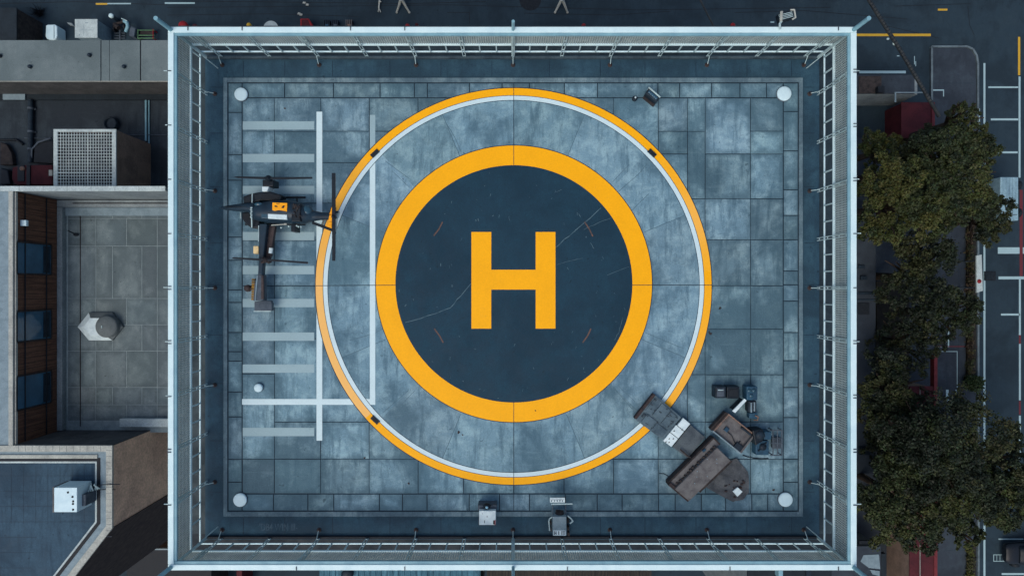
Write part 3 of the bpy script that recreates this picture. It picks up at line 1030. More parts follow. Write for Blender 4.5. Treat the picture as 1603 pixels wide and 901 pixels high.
for i, (v0, v1) in enumerate([(0, .31), (.33, .63), (.65, 1)]):
    b = MB(); quad(b, sub(W, 0.02 + .1 * (i == 0), v0, .98, v1), .2, z + .06 + .01 * i); b.build('white_plate', 'white', t, .008)
b = MB()
for u, v in [(.3, .8), (.5, .9), (.25, .95), (.6, .72), (.7, .3), (.2, .5)]:
    quad(b, sub(W, u, v, u + .07, v + .05), z + .085, z + .092)
b.build('bolt', 'black', t)
b = MB(); quad(b, sub(A, .71, .0, 1.0, 1), .03, z - .06); b.build('lower_plate', 'plate_brown', t, .015)
b = MB(); b.path([(*PX(1065, 703, .3)[:2], .3), (*PX(1075, 712, .3)[:2], .32), (*PX(1082, 716, .3)[:2], .3)], .03); b.build('hook', 'brown_dark', t)

# B: long brown container
B = [(1116.7, 685), (1148.5, 716.7), (1079, 784), (1046, 755.8)]      # a-b = width, a-d = length
t = thing('scrap_container', 'long brown rusty metal container lying askew with a ribbed channel along one side', 'container', (*PX(1098, 735)[:2], 0.0))
z = .62
b = MB(); quad(b, sub(B, .0, .0, .32, 1), .0, z - .2); b.build('channel', 'brown_box', t, .02)
b = MB(); quad(b, sub(B, .33, .06, 1, 1), .0, z); b.build('lid', 'brown_box', t, .03)
b = MB(); quad(b, sub(B, -.02, .0, .04, 1), .02, z - .2); quad(b, sub(B, .0, -.015, .33, .015), .02, z - .2); b.build('channel_edge', 'brown_dark', t, .01)
b = MB()
random.seed(33)
for k in range(15):
    v = .08 + k * .058
    quad(b, sub(B, .22 + random.uniform(-.03, .03), v, .31, v + .03), z - .199, z - random.uniform(.06, .14))
b.build('rib', 'brown_dark', t)
b = MB()
for u, v in [(.36, .3), (.6, .2), (.7, .24), (.42, .55), (.55, .62), (.8, .5), (.66, .72)]:
    quad(b, sub(B, u, v, u + .035, v + .012), z + .001, z + .02)
b.build('rivet', 'grey_mid', t)
b = MB(); quad(b, sub(B, .97, .05, 1.06, .78), .1, z - .12); b.build('side_flange', 'brown_dark', t, .01)
b = MB(); quad(b, sub(B, .05, .97, .98, 1.025), .05, z - .1); b.build('end_lip', 'rust', t, .01)
b = MB(); b.tube(PX(1108, 713, .48), PX(1092, 728, .48), .03); b.tube(PX(1100, 706, .46), PX(1104, 703, .46), .05); b.build('pipe', 'machine_blue', t)
for k in range(3):
    p = PX(1075 - k * 8 + 20, 744 + k * 8 - 18, .45)
    MB().tube((p[0] - .1, p[1] - .07, .43), (p[0] + .1, p[1] + .09, .48), .028).build('lever', 'rust', t)

# C: open tray with rusty rim
Cq = [(1141, 647), (1183, 680.6), (1159.5, 710.6), (1115.5, 675)]
t = thing('open_tray', 'open brown metal tray with a rusty orange rim beside the long container', 'tray', (*PX(1149, 678)[:2], 0.0))
z = .5
b = MB(); quad(b, sub(Cq, .05, .05, .94, .94), .05, z - .14); b.build('tray_floor', 'brown_box', t)
for s_, m_ in (((0, 0, 1, .05), 'rust_rim'), ((0, .945, 1, 1), 'grey_mid'), ((0, .055, .05, .94), 'rust_rim'), ((.945, .055, 1, .94), 'brown_box')):
    b = MB(); quad(b, sub(Cq, *s_), 0.0, z); b.build('rim', m_, t, .01)
b = MB(); quad(b, sub(Cq, -.1, .02, -.005, .98), .1, z - .12); b.build('side_flap', 'brown_dark', t, .02)
b = MB(); quad(b, sub(Cq, .72, .7, .94, .94), z - .138, z - .03); quad(b, sub(Cq, .55, .08, .9, .16), z - .138, z - .04); b.build('dark_block', 'machine_dark', t, .01)
b = MB(); quad(b, sub(Cq, .2, .48, .32, .66), z - .138, z - .08); b.build('blue_cap', 'machine_blue', t, .01)
b = MB(); b.path([(*PX(1135, 672, .42)[:2], .40), (*PX(1146, 682, .42)[:2], .40), (*PX(1152, 696, .42)[:2], .40), (*PX(1160, 690, .42)[:2], .40)], .014); b.build('wire', 'black', t)

# D: dark twin case ; E: blue machine ; F: white strip ; G: blue black generator
t = thing('tool_chest', 'dark low tool chest with a black window on its lid, above the open tray', 'chest', (*PX(1138, 614)[:2], 0.0))
z = .5
b = MB(); b.pbox(1120, 604.5, 1136.5, 623, 0, z); b.build('grey_half', 'machine_dark', t, .03)
b = MB(); b.pbox(1122.5, 607, 1134, 620.5, z + .001, z + .03); b.build('lid_panel', 'grey_plate', t, .012)
b = MB(); b.pbox(1138, 604.5, 1158, 623.5, 0, z - .04); b.build('black_half', 'heli_black', t, .03)
b = MB(); b.pbox(1141, 609, 1155, 620, z - .038, z - .02); b.build('lid_window', 'black', t)
b = MB(); b.tube(PX(1124, 610, z + .05), PX(1132, 610, z + .05), .02); b.build('handle', 'steel', t)
t = thing('blue_pump', 'narrow blue pump unit with coloured caps between the tool chest and generator', 'pump', (*PX(1177, 630)[:2], 0.0))
b = MB(); b.pbox(1169, 604.5, 1186, 626, 0, .5); b.build('upper_body', 'machine_blue', t, .03)
b = MB(); b.pbox(1172, 627, 1184.5, 645, 0, .42); b.build('lower_body', 'machine_dark', t, .03)
b = MB(); b.pbox(1173, 646, 1186, 654.5, 0, .3); b.build('foot', 'machine_blue', t, .02)
b = MB()
for x, y in [(1173, 611), (1180, 611), (1176, 619)]:
    p = PX(x, y, .52); b.lathe(p[0], p[1], [(.07, .501), (.07, .54), (.02, .55)], 14)
b.build('cap', 'heli_glass', t)
b = MB(); b.path([PX(1182, 650, .33), PX(1187, 652, .35), PX(1186, 657, .2), PX(1180, 657, .1)], .025); b.build('hose', 'rust_rim', t)
b = MB(); b.tube(PX(1176, 630, .44), PX(1176, 645, .44), .035); b.tube(PX(1181, 629, .44), PX(1181, 643, .44), .03); b.build('pipe', 'grey_mid', t)
t = thing('white_plank', 'short white plank propped between the tool chest and the open tray', 'plank', (*PX(1158, 635)[:2], 0.0))
b = MB(); quad(b, [(1165.5, 623.5), (1169, 626.5), (1151, 646), (1146.5, 643)], .58, .64); b.build('board', 'white', t, .008)
b = MB(); quad(b, [(1166, 626), (1167, 627), (1151, 643), (1149.5, 642)], 0, .575); b.build('support', 'machine_dark', t)
t = thing('generator', 'blue and black generator with a grey frame at the tray end', 'generator', (*PX(1200, 692)[:2], 0.0))
b = MB(); b.pprism([(1178, 673), (1195, 671.5), (1195, 690), (1183, 697)], 0, .62); b.build('fan_housing', 'heli_black', t, .03)
b = MB(); b.pbox(1183, 689, 1204, 712, 0, .45); b.build('engine_block', 'machine_blue', t, .04)
b = MB(); b.pbox(1196, 675, 1208, 688, 0, .55); b.build('tank', 'machine_blue', t, .04)
b = MB()
for x in (1210, 1217, 1224):
    b.tube(PX(x, 673, .4), PX(x, 712, .4), .022)
for y in (673, 693, 712):
    b.tube(PX(1206, y, .4), PX(1224, y, .4), .022)
for x in (1210, 1224):
    for y in (673, 712):
        p = PX(x, y, .4); b.tube(p, (p[0], p[1], 0), .022)
b.build('frame', 'grey_plate', t)
b = MB(); b.pbox(1210, 684, 1223, 702, 0, .22); b.build('alternator', 'grey_plate', t, .03)
b = MB(); p = PX(1190, 681, .62); b.lathe(p[0], p[1], [(.17, .621), (.17, .65), (.05, .66)], 20); b.build('fan_cap', 'machine_dark', t)
b = MB(); p = PX(1194, 699, .46); b.lathe(p[0], p[1], [(.13, .451), (.13, .5), (.04, .52)], 18); b.tube(PX(1187, 706, .48), PX(1200, 692, .48), .03); b.build('air_filter', 'machine_dark', t)
b = MB(); b.path([PX(1163, 712, .02), PX(1170, 714.5, .02), PX(1180, 716.6, .02), PX(1193, 717.6, .02), PX(1203, 717, .02)], .018)
tag(b.build('power_cable', 'black'), 'black power cable curving on the concrete below the generator', 'cable')
b = MB(); b.path([PX(1032, 740.5, .02), PX(1039, 740.8, .02), PX(1045, 744, .02), PX(1048, 748, .02)], .012)
tag(b.build('loose_wire', 'black'), 'thin loose wire on the concrete left of the long container', 'wire')

# H: dirty tarpaulin
t = thing('tarpaulin', 'crumpled dirty grey tarpaulin spread beside the long container', 'tarpaulin', (*PX(1145, 752)[:2], 0.0))
hp = [(1147, 717.5), (1152, 716), (1170.5, 738), (1171.5, 758), (1172, 770), (1163, 780), (1146, 784), (1134, 778), (1104, 761), (1118, 745)]
b = MB()
bmx = bmesh.new()
poly = [PX(x, y, 0) for x, y in hp]
fv = [bmx.verts.new((p[0], p[1], 0.03)) for p in poly]
bmx.faces.new(fv)
bmesh.ops.triangulate(bmx, faces=bmx.faces[:])
bmesh.ops.subdivide_edges(bmx, edges=bmx.edges[:], cuts=14, use_grid_fill=True)
from mathutils import noise as mnoise
for v in bmx.verts:
    n_ = mnoise.fractal(Vector((v.co.x * 2.1, v.co.y * 2.1, 3)), 1.0, 2.0, 5)
    v.co.z = 0.03 + max(-0.02, 0.07 * n_ + 0.03)
bmx.verts.ensure_lookup_table()
b.add([tuple(v.co) for v in bmx.verts], [tuple(v.index for v in f.verts) for f in bmx.faces], 0, 1.0, True)
bmx.free()
b.build('sheet', 'tarp', t)
b = MB(); quad(b, [(1155, 762), (1162.6, 769), (1154.6, 777), (1147, 768.5)], .10, .17)
tag(b.build('white_block', 'white', None, .012), 'small white square block lying on the dirty tarpaulin', 'block')
random.seed(9)
b = MB()
for _ in range(16):
    x, y = random.uniform(1132, 1168), random.uniform(752, 780)
    p = PX(x, y, .1); s_ = random.uniform(.02, .05); b.box(p[0] - s_, p[0] + s_, p[1] - s_ * .6, p[1] + s_ * .6, .05, .09 + s_)
b.build('debris', 'rust', t)

# ------------------------------------------------------------------ helicopter
hl = thing('helicopter', 'small dark helicopter with long pointed nose, parked on the striped stand', 'helicopter', (*PX(440, 332, 0.9)[:2], 0.0))
ZC = .75
D_ = (H_CAM - 1.0) / F


def hs(x, y, ry, rz, zc=ZC):
    p = PX(x, y, 1.0); return (p[0], p[1], zc, ry * D_, rz)


b = MB(); b.loft([hs(389, 329, 7, .2), hs(394, 331, 12.5, .34), (hs(405, 331, 15, .40)), hs(425, 330.5, 18.6, .44), hs(448, 330.5, 18.6, .44), hs(462, 332, 17.2, .42), hs(474, 334.5, 15, .36), hs(484, 336, 10, .28), hs(491, 337, 7, .2)], 28); fus = b.build('fuselage', 'heli', hl)
b = MB(); b.loft([hs(339.5, 324.2, .7, .02, .8), hs(348, 324.3, 3.0, .06, .8), hs(362, 324.2, 5.0, .12, .8), hs(380, 323.8, 6.8, .2, .82), hs(398, 324.5, 8.6, .27, .82)], 20); b.build('nose', 'heli', hl)
b = MB(); b.tube(PX(352, 324, .93), PX(394, 323, 1.05), .018); b.build('nose_probe', 'heli_black', hl)
b = MB(); b.loft([hs(486, 337, 9, .24), hs(500, 337.3, 6.6, .18), hs(517, 337.5, 5.2, .14)], 18); b.build('tail_boom', 'heli', hl)
b = MB(); b.tube(PX(489, 347, .7), PX(522, 360.5, .8), .04); b.tube(PX(489, 349.5, .7), PX(520, 361, .8), .03); b.build('tail_strut', 'heli_black', hl)
b = MB(); b.pprism([(490, 341.5), (505, 344.5), (503, 351), (492, 347)], .5, .8); b.build('tail_panel', 'steel', hl, .01)
for pts in ([(519, 323.5), (522.6, 322.5), (521.5, 334.5), (515.5, 335.5)], [(515.4, 336.3), (521.4, 335.3), (520.4, 346), (513.6, 345.5)], [(513.2, 346.3), (520, 346.8), (518.8, 355.8), (510.8, 354.5)]):
    b = MB(); b.pprism(pts, .62, 1.0); b.build('tail_fin', 'orange', hl, .02)
b = MB(); b.pprism([(522.5, 331), (529.5, 329), (531, 332.5), (527, 343), (525.5, 363), (524, 360), (524, 336)], .7, .85); b.build('tail_bracket', 'steel', hl, .01)
b = MB(); b.pprism([(513, 333), (529, 330.2), (529.5, 332.6), (515, 336)], .86, .95); b.build('tail_arm', 'heli_black', hl, .01)
b = MB(); b.pprism([(519.2, 270.6), (524.8, 270.6), (525.2, 338), (524.6, 408), (519.8, 408), (519.4, 338)], 1.06, 1.11); b.build('tail_blade', 'heli_black', hl, .008)
b = MB(); p = PX(521.5, 339, 1.1); b.lathe(p[0], p[1], [(.07, .8), (.07, 1.11), (.05, 1.16), (.02, 1.17)], 16); b.build('tail_hub', 'heli_black', hl)
# windows and top details
p = PX(404, 319.5, 1.07); b = MB(); b.ball((p[0], p[1], 1.0), (.17, .085, .12)); b.build('front_window', 'heli_glass', hl)
p = PX(479, 331, 1.0); b = MB(); b.ball((p[0], p[1], .90), (.22, .25, .17)); b.build('rear_window', 'heli_glass', hl)
b = MB(); b.pbox(456, 318.5, 470.5, 346.5, .75, 1.16); b.build('engine_bay', 'heli_black', hl, .03)
b = MB()
random.seed(4)
for _ in range(14):
    x, y = random.uniform(458, 469), random.uniform(320, 345)
    p = PX(x, y, 1.2); q = PX(x + random.uniform(-4, 4), y + random.uniform(-6, 6), 1.2)
    b.tube((p[0], p[1], 1.16), (q[0], q[1], 1.2), .02)
b.build('engine_pipe', 'brown_dark', hl)
z = 1.2
b = MB(); b.pprism([(426.3, 316.8), (449.6, 317.6), (449, 331.2), (444, 330), (436.5, 328.8), (430, 330), (426, 328.8)], 1.12, z); b.build('yellow_panel', 'orange', hl, .008)
b = MB(); b.pprism([(429.8, 321.5), (433.5, 322), (434.8, 324), (430, 323.8)], z + .002, z + .008); b.pprism([(440, 325.2), (443.4, 321.6), (445.8, 321.6), (444, 325.8)], z + .002, z + .008); b.pprism([(432, 318.6), (438, 318), (438, 318.7), (433, 319.3)], z + .002, z + .006); b.build('panel_emblem', 'heli_black', hl)
b = MB(); b.pprism([(419.3, 334.6), (449.2, 336), (449, 343.6), (419.3, 342)], 1.05, 1.19); b.build('white_panel', 'white', hl, .008)
b = MB(); b.pprism([(409, 334.4), (419, 334.7), (419, 341.7), (409, 341)], 1.05, 1.17); b.build('blue_panel', 'heli_glass', hl, .008)
# upper and lower side pods
b = MB(); b.pprism([(379.5, 307.5), (393, 302.6), (407, 300.4), (422.6, 299.6), (441, 305), (439, 313.2), (408, 314), (393, 318.5), (381, 318.5)], .25, .82); b.build('side_pod', 'heli_black', hl, .05)
b = MB(); b.pprism([(409, 304.5), (437, 304.8), (436, 311.6), (409, 312)], .821, .835); b.build('pod_window', 'black', hl)
b = MB(); b.pprism([(378.6, 332), (396, 331), (406.6, 344), (405.5, 357), (393, 357), (384, 350), (378.6, 342.5)], .2, .72); b.build('side_pod', 'heli_black', hl, .05)
b = MB(); b.pprism([(380, 334), (390, 333), (391, 343), (384, 346), (380, 342)], .721, .735); b.build('pod_window', 'black', hl)
b = MB(); b.tube(PX(395, 303, .86), PX(394.6, 318, .95), .02); b.build('pod_strut', 'steel', hl)
b = MB()
for y in range(325, 342, 3):
    p = PX(393.6 + .4 * (y % 2), y, 1.1); b.ball((p[0], p[1], 1.12), (.05, .03, .03), nu=8, nv=6)
b.tube(PX(394, 340, 1.0), PX(394.3, 356, .78), .025)
b.build('pod_strut', 'steel', hl)
b = MB(); b.tube(PX(376.5, 332.5, .5), PX(376.8, 342, .5), .018); b.build('step_bar', 'steel', hl)
# upper rotor on its mast
b = MB(); b.pbox(410.6, 281, 428, 291.5, .35, .95); b.build('mast', 'heli_black', hl, .03)
b = MB(); b.pprism([(410, 291.8), (421, 291.8), (418, 299.5), (410, 299.5)], .4, .93); b.build('mast_fairing', 'white', hl, .02)
b = MB(); b.pprism([(365.3, 277), (372, 275.8), (425, 276.8), (488.5, 276.8), (488.5, 279.6), (440, 280.6), (412, 280.4), (372, 278.6)], 1.08, 1.13); b.build('rotor_blade', 'heli_black', hl, .006)
b = MB(); p = PX(419.5, 279, 1.1); b.lathe(p[0], p[1], [(.12, .95), (.12, 1.07), (.1, 1.14), (.03, 1.19)], 18); b.build('rotor_hub', 'heli_black', hl)
b = MB(); b.pbox(455.5, 351, 462.5, 362.5, .3, .85); b.build('exhaust', 'heli_black', hl, .02)
b = MB(); b.tube(PX(425, 352.3, .9), PX(449, 350.6, .9), .02); b.tube(PX(445, 350.6, .92), PX(449, 350.4, .92), .035); b.build('fuel_pipe', 'coping', hl)
b = MB()
for x, y in [(464, 353), (467, 354.5), (471, 355), (452, 354), (440, 356)]:
    p = PX(x, y, .8); b.ball((p[0], p[1], .78), (.04, .04, .04), nu=8, nv=6)
b.build('fitting', 'steel', hl)
# long side boom down to the end plate
b = MB(); b.pprism([(405.5, 350), (418, 350), (412.5, 400), (410.6, 430), (403.5, 430), (405, 400)], .55, .85); b.build('side_boom', 'heli', hl, .03)
b = MB(); b.pprism([(418.6, 352), (430.5, 354), (426, 384), (424, 399), (420, 407), (412.6, 405)], .4, .62); b.build('boom_flank', 'heli_brown', hl, .02)
b = MB(); b.tube(PX(405, 353, .87), PX(404.6, 378, .87), .018); b.build('boom_strip', 'steel', hl)
b = MB(); b.pbox(396.2, 384.6, 404.6, 397, .5, .8); b.build('cream_box', 'cream', hl, .03)
b = MB(); b.tube(PX(424.5, 388, .72), PX(423.5, 396.5, .72), .075, n=16); b.build('white_capsule', 'white', hl, .02)
b = MB(); b.pbox(423, 386, 425.6, 388, .72, .81); b.build('capsule_cap', 'black', hl)
b = MB(); b.pprism([(363.3, 402.6), (368, 402.4), (416, 404.8), (482, 409.6), (481.5, 412.8), (440, 409.6), (405, 407.8), (364, 404.8)], .98, 1.03); b.build('rotor_blade', 'heli_black', hl, .006)
b = MB(); p = PX(415.5, 407, 1.0); b.lathe(p[0], p[1], [(.1, .6), (.1, 1.0), (.08, 1.06), (.02, 1.09)], 18); b.tube(PX(411, 403, .9), PX(422, 411, .9), .06); b.tube(PX(409, 411, .9), PX(414, 409, .9), .05); b.build('rotor_hub', 'brown_dark', hl)
b = MB(); b.pprism([(402, 430), (411.5, 430), (412.3, 470), (396, 471), (398, 445)], .4, .78); b.build('tail_box', 'grey_plate', hl, .03)
b = MB(); b.pprism([(409, 431), (412.3, 431), (412.6, 468), (408.6, 468)], .7, .8); b.build('brown_stripe', 'heli_brown', hl)
b = MB(); b.pprism([(401.5, 432), (404, 430.5), (400, 470.5), (398.6, 470.5)], .7, .81); b.build('pale_stripe', 'grey_mid', hl)
b = MB()
for i in range(9):
    y = 436 + i * 3.8
    b.pprism([(394.2 - i * .1, y), (398.6 - i * .1, y), (398.4 - i * .1, y + 3.1), (394 - i * .1, y + 3.1)], .5, .74)
b.build('warning_strip', 'ochre', hl)
b = MB(); p = PX(386.8, 451, .5); b.lathe(p[0], p[1], [(.12, .3), (.14, .42), (.12, .52), (.03, .55)], 20); b.tube((p[0], p[1], .45), PX(396, 452, .45), .06); b.build('side_drum', 'heli_brown', hl)
b = MB(); b.pprism([(398, 472), (412, 470), (424, 470.5), (425.5, 475), (425.5, 486), (398, 486)], .3, .52); b.build('end_plate', 'grey_plate', hl, .02)
b = MB(); b.pbox(397, 486.2, 424, 487.8, .3, .5); b.build('plate_edge', 'steel', hl)
for y in (309, 351):
    b = MB(); b.tube(PX(384, y, .12), PX(478, y, .12), .04); b.tube(PX(400, y, .12), (PX(400, 330, .5)[0], PX(400, 330, .5)[1], .5), .03); b.tube(PX(465, y, .12), (PX(465, 332, .5)[0], PX(465, 332, .5)[1], .5), .03); b.build('skid', 'heli_black', hl)
p = PX(407, 440, .4); b = MB(); b.tube((p[0], p[1], .0), (p[0], p[1], .45), .05); b.build('boom_leg', 'heli_black', hl)

# ================================================================== left neighbours
# --- building with the pale roof strip and sunken yard (upper left)
nw = thing('yard_building', 'low building with a pale flat roof strip above a dark sunken yard', 'building', (-21, 9, GROUND))
zb, zy = -6.0, -8.3
yb0, yb1 = PX(0, 126, zb)[1], PX(0, 64, zb)[1]
b = MB(); b.box(-30, -15.2, yb0, yb1, GROUND, zb - .06); b.build('wall', 'render_dark', nw)
for a, c_ in [(-30, PX(157.3, 0, zb)[0]), (PX(158.6, 0, zb)[0], PX(171, 0, zb)[0]), (PX(171.5, 0, zb)[0], PX(219, 0, zb)[0]), (PX(220.8, 0, zb)[0], -15.2)]:
    b = MB(); b.box(a, c_, yb0 - .03, yb1 + .03, zb - .058, zb); b.build('roof_sheet', 'roof_grey', nw, .01)
b = MB(); b.box(-30, -15.2, yb0 - .05, yb0 - .032, zb - .1, zb + .02); b.build('roof_edge', 'coping', nw)
for x, y in [(141, 87), (48, 105), (195, 105), (1, 88)]:
    p = PX(x, y, zb); b = MB(); b.lathe(p[0], p[1], [(.09, zb), (.09, zb + .1), (.06, zb + .14), (.01, zb + .15)], 14); b.build('roof_vent', 'machine_dark', nw)
b = MB(); b.box(-30, -15.2, 4.6, yb0 - .003, GROUND, zy); b.build('yard_floor', 'yard', nw)
b = MB(); b.box(-30, -15.2, yb0 - .3, yb0 - .004, zy, zy + .12); b.build('wall_plinth', 'gutter', nw)
p, q = PX(4, 147, zy + .2), PX(39, 156, zy + .2); b = MB(); b.box(p[0], q[0], q[1], p[1], zy + .121, zy + .2); b.build('pale_sill', 'grey_mid', nw, .01)
# yard things
t = thing('drain_pipe', 'thick dark pipe running down the yard floor to the red machine', 'pipe', (*PX(45, 200, zy)[:2], zy))
x = PX(45, 0, zy + .3)[0]; b = MB(); b.tube((x, yb0 - .31, zy + .16), (x, 6.5, zy + .16), .13, n=14); b.build('pipe', 'machine_dark', t)
b = MB()
for yy in (9.3, 8.1, 7.2):
    b.box(x - .2, x + .2, yy - .04, yy + .04, zy, zy + .1); b.tube((x, yy - .05, zy + .16), (x, yy + .05, zy + .16), .155, n=14)
b.build('pipe_clamp', 'grey_plate', t)
x = PX(228.3, 0, zy + .1)[0]; b = MB(); b.tube((x, yb0 - .31, zy + .08), (x, PX(0, 221, zy)[1], zy + .08), .055); b.tube((x + .14, yb0 - .31, zy + .05), (x + .14, PX(0, 286, zy)[1], zy + .05), .035)
tag(b.build('pale_conduit', 'rail_in'), 'thin pale conduit beside the grated unit on the dark yard floor', 'pipe')
p = PX(172, 193, zy + .3); b = MB(); b.lathe(p[0], p[1], [(.34, zy), (.34, zy + .3), (.28, zy + .34), (.26, zy + .2)], 28)
tag(b.build('round_vent', 'machine_dark'), 'round black vent behind the grated unit', 'vent')
zg = -5.3
t = thing('cooling_unit', 'large brown cooling unit with a white square grating on top', 'cooling unit', (-20.3, 6, zy))
gx0, gy0 = PX(83.5, 202, zg)[:2]; gx1 = PX(181.5, 0, zg)[0]; gy1 = 4.72
b = MB(); b.box(gx0 + .04, gx1 - .04, gy1 + .04, gy0 - .04, zy, zg - .5); b.build('base', 'shell_brown', t)
b = MB(); b.box(gx1 - .08, gx1 - .03, gy1, gy0 - .03, zg - .5, zg - .08); b.box(gx0 + .03, gx0 + .08, gy1, gy0 - .03, zg - .5, zg - .08); b.box(gx0 + .09, gx1 - .09, gy0 - .08, gy0 - .03, zg - .5, zg - .08); b.box(gx0 + .09, gx1 - .09, gy1, gy1 + .05, zg - .5, zg - .08); b.build('casing', 'shell_brown', t)
b = MB(); b.box(gx0 + .09, gx1 - .09, gy1 + .06, gy0 - .09, zg - .498, zg - .46); b.build('fan_well', 'heli_black', t)
for x in (0, 1):
    b = MB(); cxm = gx0 + (gx1 - gx0) * (.28 + .45 * x); cym = (gy0 + gy1) / 2
    b.lathe(cxm, cym, [(.1, zg - .459), (.1, zg - .3), (.02, zg - .28)], 14)
    for k in range(5):
        a = k * 1.257
        b.prism([(cxm + .1 * math.cos(a), cym + .1 * math.sin(a)), (cxm + .6 * math.cos(a - .2), cym + .6 * math.sin(a - .2)), (cxm + .6 * math.cos(a + .25), cym + .6 * math.sin(a + .25))], zg - .36, zg - .34)
    b.build('fan', 'machine_dark', t)
b = MB(); b.box(gx0, gx0 + .2, gy1, gy0, zg - .08, zg); b.box(gx1 - .2, gx1, gy1, gy0, zg - .08, zg); b.box(gx0 + .202, gx1 - .202, gy0 - .13, gy0, zg - .08, zg); b.build('grating_frame', 'coping_pale', t, .01)
b = MB()
n = 20
for i in range(1, n):
    x = gx0 + .2 + (gx1 - gx0 - .4) * i / n
    w = .028 if i == 11 else .015
    b.box(x - w, x + w, gy1, gy0 - .13, zg - .05, zg - .02)
m_ = 18
for i in range(1, m_):
    y = gy1 + (gy0 - .13 - gy1) * i / m_
    w = .028 if i == 5 else .015
    b.box(gx0 + .2, gx1 - .2, y - w, y + w, zg - .018, zg - .004)
b.build('grating', 'coping_pale', t)
t = thing('red_compressor', 'red compressor with a black band, low in the yard left of the grated unit', 'machine', (*PX(50, 272, zy)[:2], zy))
zr = zy + .9
b = MB(); b.pprism([(19, 262), (32, 258), (82, 258), (82, 289), (24, 289), (18, 281)], zy + .1, zr); b.build('body', 'red_dull', t, .06)
b = MB(); b.pbox(27, 258.5, 38, 284, zr + .001, zr + .04); b.pbox(41, 258.5, 47, 290, zr + .001, zr + .06); b.build('black_band', 'heli_black', t, .02)
b = MB(); b.pbox(76.3, 266, 82, 275, zr + .002, zr + .012); b.build('white_label', 'coping', t)
b = MB(); b.ball((*PX(36, 264, zr)[:2], zr + .03), (.14, .12, .1)); b.build('cap', 'rust_rim', t)
b = MB(); b.pbox(19, 283, 76, 289, zy, zy + .3); b.build('skid', 'brown_dark', t)
t = thing('scrap_heap', 'heap of black pipes and sheet scraps on the yard floor above the red compressor', 'scrap', (*PX(40, 235, zy)[:2], zy))
random.seed(8)
b = MB()
b.path([PX(0, 219, zy + .1), PX(26, 219, zy + .1), PX(36, 226, zy + .1)], .06); b.build('pipe', 'black', t)
b = MB(); b.path([PX(50, 247, zy + .2), PX(50, 234, zy + .3), (PX(60, 223, zy + .4)), PX(80, 216, zy + .4)], .05); b.build('hose', 'grey_plate', t)
b = MB(); b.pprism([(54, 228), (66, 221), (83, 220), (83, 256), (52, 254)], zy + .02, zy + .35); b.build('sheet', 'black', t, .04)
b = MB(); b.pprism([(0, 222), (10, 226), (18, 240), (20, 258), (0, 258)], zy + .02, zy + .3); b.build('sheet', 'brown_dark', t, .04)
b = MB(); b.pprism([(0, 262), (12, 266), (16, 288), (0, 289)], zy + .02, zy + .5); b.build('sheet', 'heli_black', t, .06)
b = MB()
b.tube(PX(38, 216, zy + .1), PX(83, 216.6, zy + .1), .02); b.tube(PX(100, 212, zy + .1), PX(262, 211, zy + .1), .02); b.build('rod', 'grey_plate', t)

# --- courtyard building (left)
cb = thing('courtyard_building', 'tan walled building with a sunken paved courtyard and brown timber window wall', 'building', (-20, -5, GROUND))
zp, zf = -3.0, -6.0
Xi = PX(20, 0, zp)[0]; Xo = PX(13, 0, zp)[0]
Yn0, Yn1 = PX(0, 299, zp)[1], PX(0, 291, zp)[1]
Ys = PX(0, 697, zp)[1]; XEc = PX(175.5, 0, zp)[0]
# west block, north wall, courtyard floor
b = MB(); b.box(-30, Xi - .04, Ys - .2, Yn0 - .0, GROUND, zp - .12); b.build('west_block', 'render', cb)
b = MB(); b.box(-30, -15.2, Yn0 + .02, Yn1 - .02, GROUND, zp - .1); b.build('north_wall', 'render', cb)
b = MB(); b.box(-30, -15.2, Yn0, Yn1, zp - .1, zp); b.build('north_coping', 'coping_pale', cb, .015)
b = MB()
for i in range(14):
    x = -30 + i * 1.05
    b.box(x - .006, x + .006, Yn0 + .01, Yn1 - .01, zp, zp + .003)
b.build('coping_joint', 'grey_plate', cb)
b = MB(); b.box(Xo, Xi, Ys, Yn0 - .003, zp - .1, zp); b.build('west_coping', 'coping', cb, .015)
b = MB(); b.box(-30, Xo - .003, Ys, Yn0 - .003, zp - .12, zp - .06); b.build('west_roof', 'grey_mid', cb)
b = MB(); b.box(Xi - .03, -15.3, Ys - .1, Yn0 + .01, zf - .5, zf - .006); b.build('courtyard_floor', 'tile_joint', cb)
b = MB(); b.box(XEc + .2, -15.3, Ys - .2, Ys + .3, GROUND, zf - .5); b.box(-15.8, -15.3, Ys + .3, Yn0, GROUND, zf - .5); b.build('court_wall', 'render', cb)
random.seed(14)
b = MB()
ysx = [(329, 342), (342, 385), (385, 467), (467, 508), (508, 549), (549, 606), (606, 633), (633, 658)]
for i, (a, c_) in enumerate(ysx):
    xs = [106, 126, 149, 198, 246, 300] if i % 2 else [106, 150, 176, 222, 246, 300]
    for x0, x1 in zip(xs, xs[1:]):
        p, q = PX(x0, a, zf), PX(x1, c_, zf)
        b.box(p[0] + .012, min(q[0], -15.3) - .012, q[1] + .012, p[1] - .012, zf - .02, zf, 0, tnt(.85, 1.08))
slab_joints(b)
b.build('paving', 'tile', cb)
zl = zf + .3
b = MB(); b.box(Xi + .003, Xi + .26, Ys + .05, Yn0 - .36, zf + .001, zl); b.box(Xi + .003, -15.3, Yn0 - .35, Yn0 - .02, zf + .001, zl); b.build('wall_kerb', 'render', cb, .015)
b = MB(); b.box(Xi + .27, -15.3, Yn0 - .75, Yn0 - .36, zf + .001, zf + .1); b.build('kerb_step', 'grey_mid', cb, .01)
b = MB(); b.box(Xi + .8, -15.3, Yn0 - .2, Yn0 - .17, zl + .001, zl + .06); b.build('rail_pipe', 'brown_dark', cb)
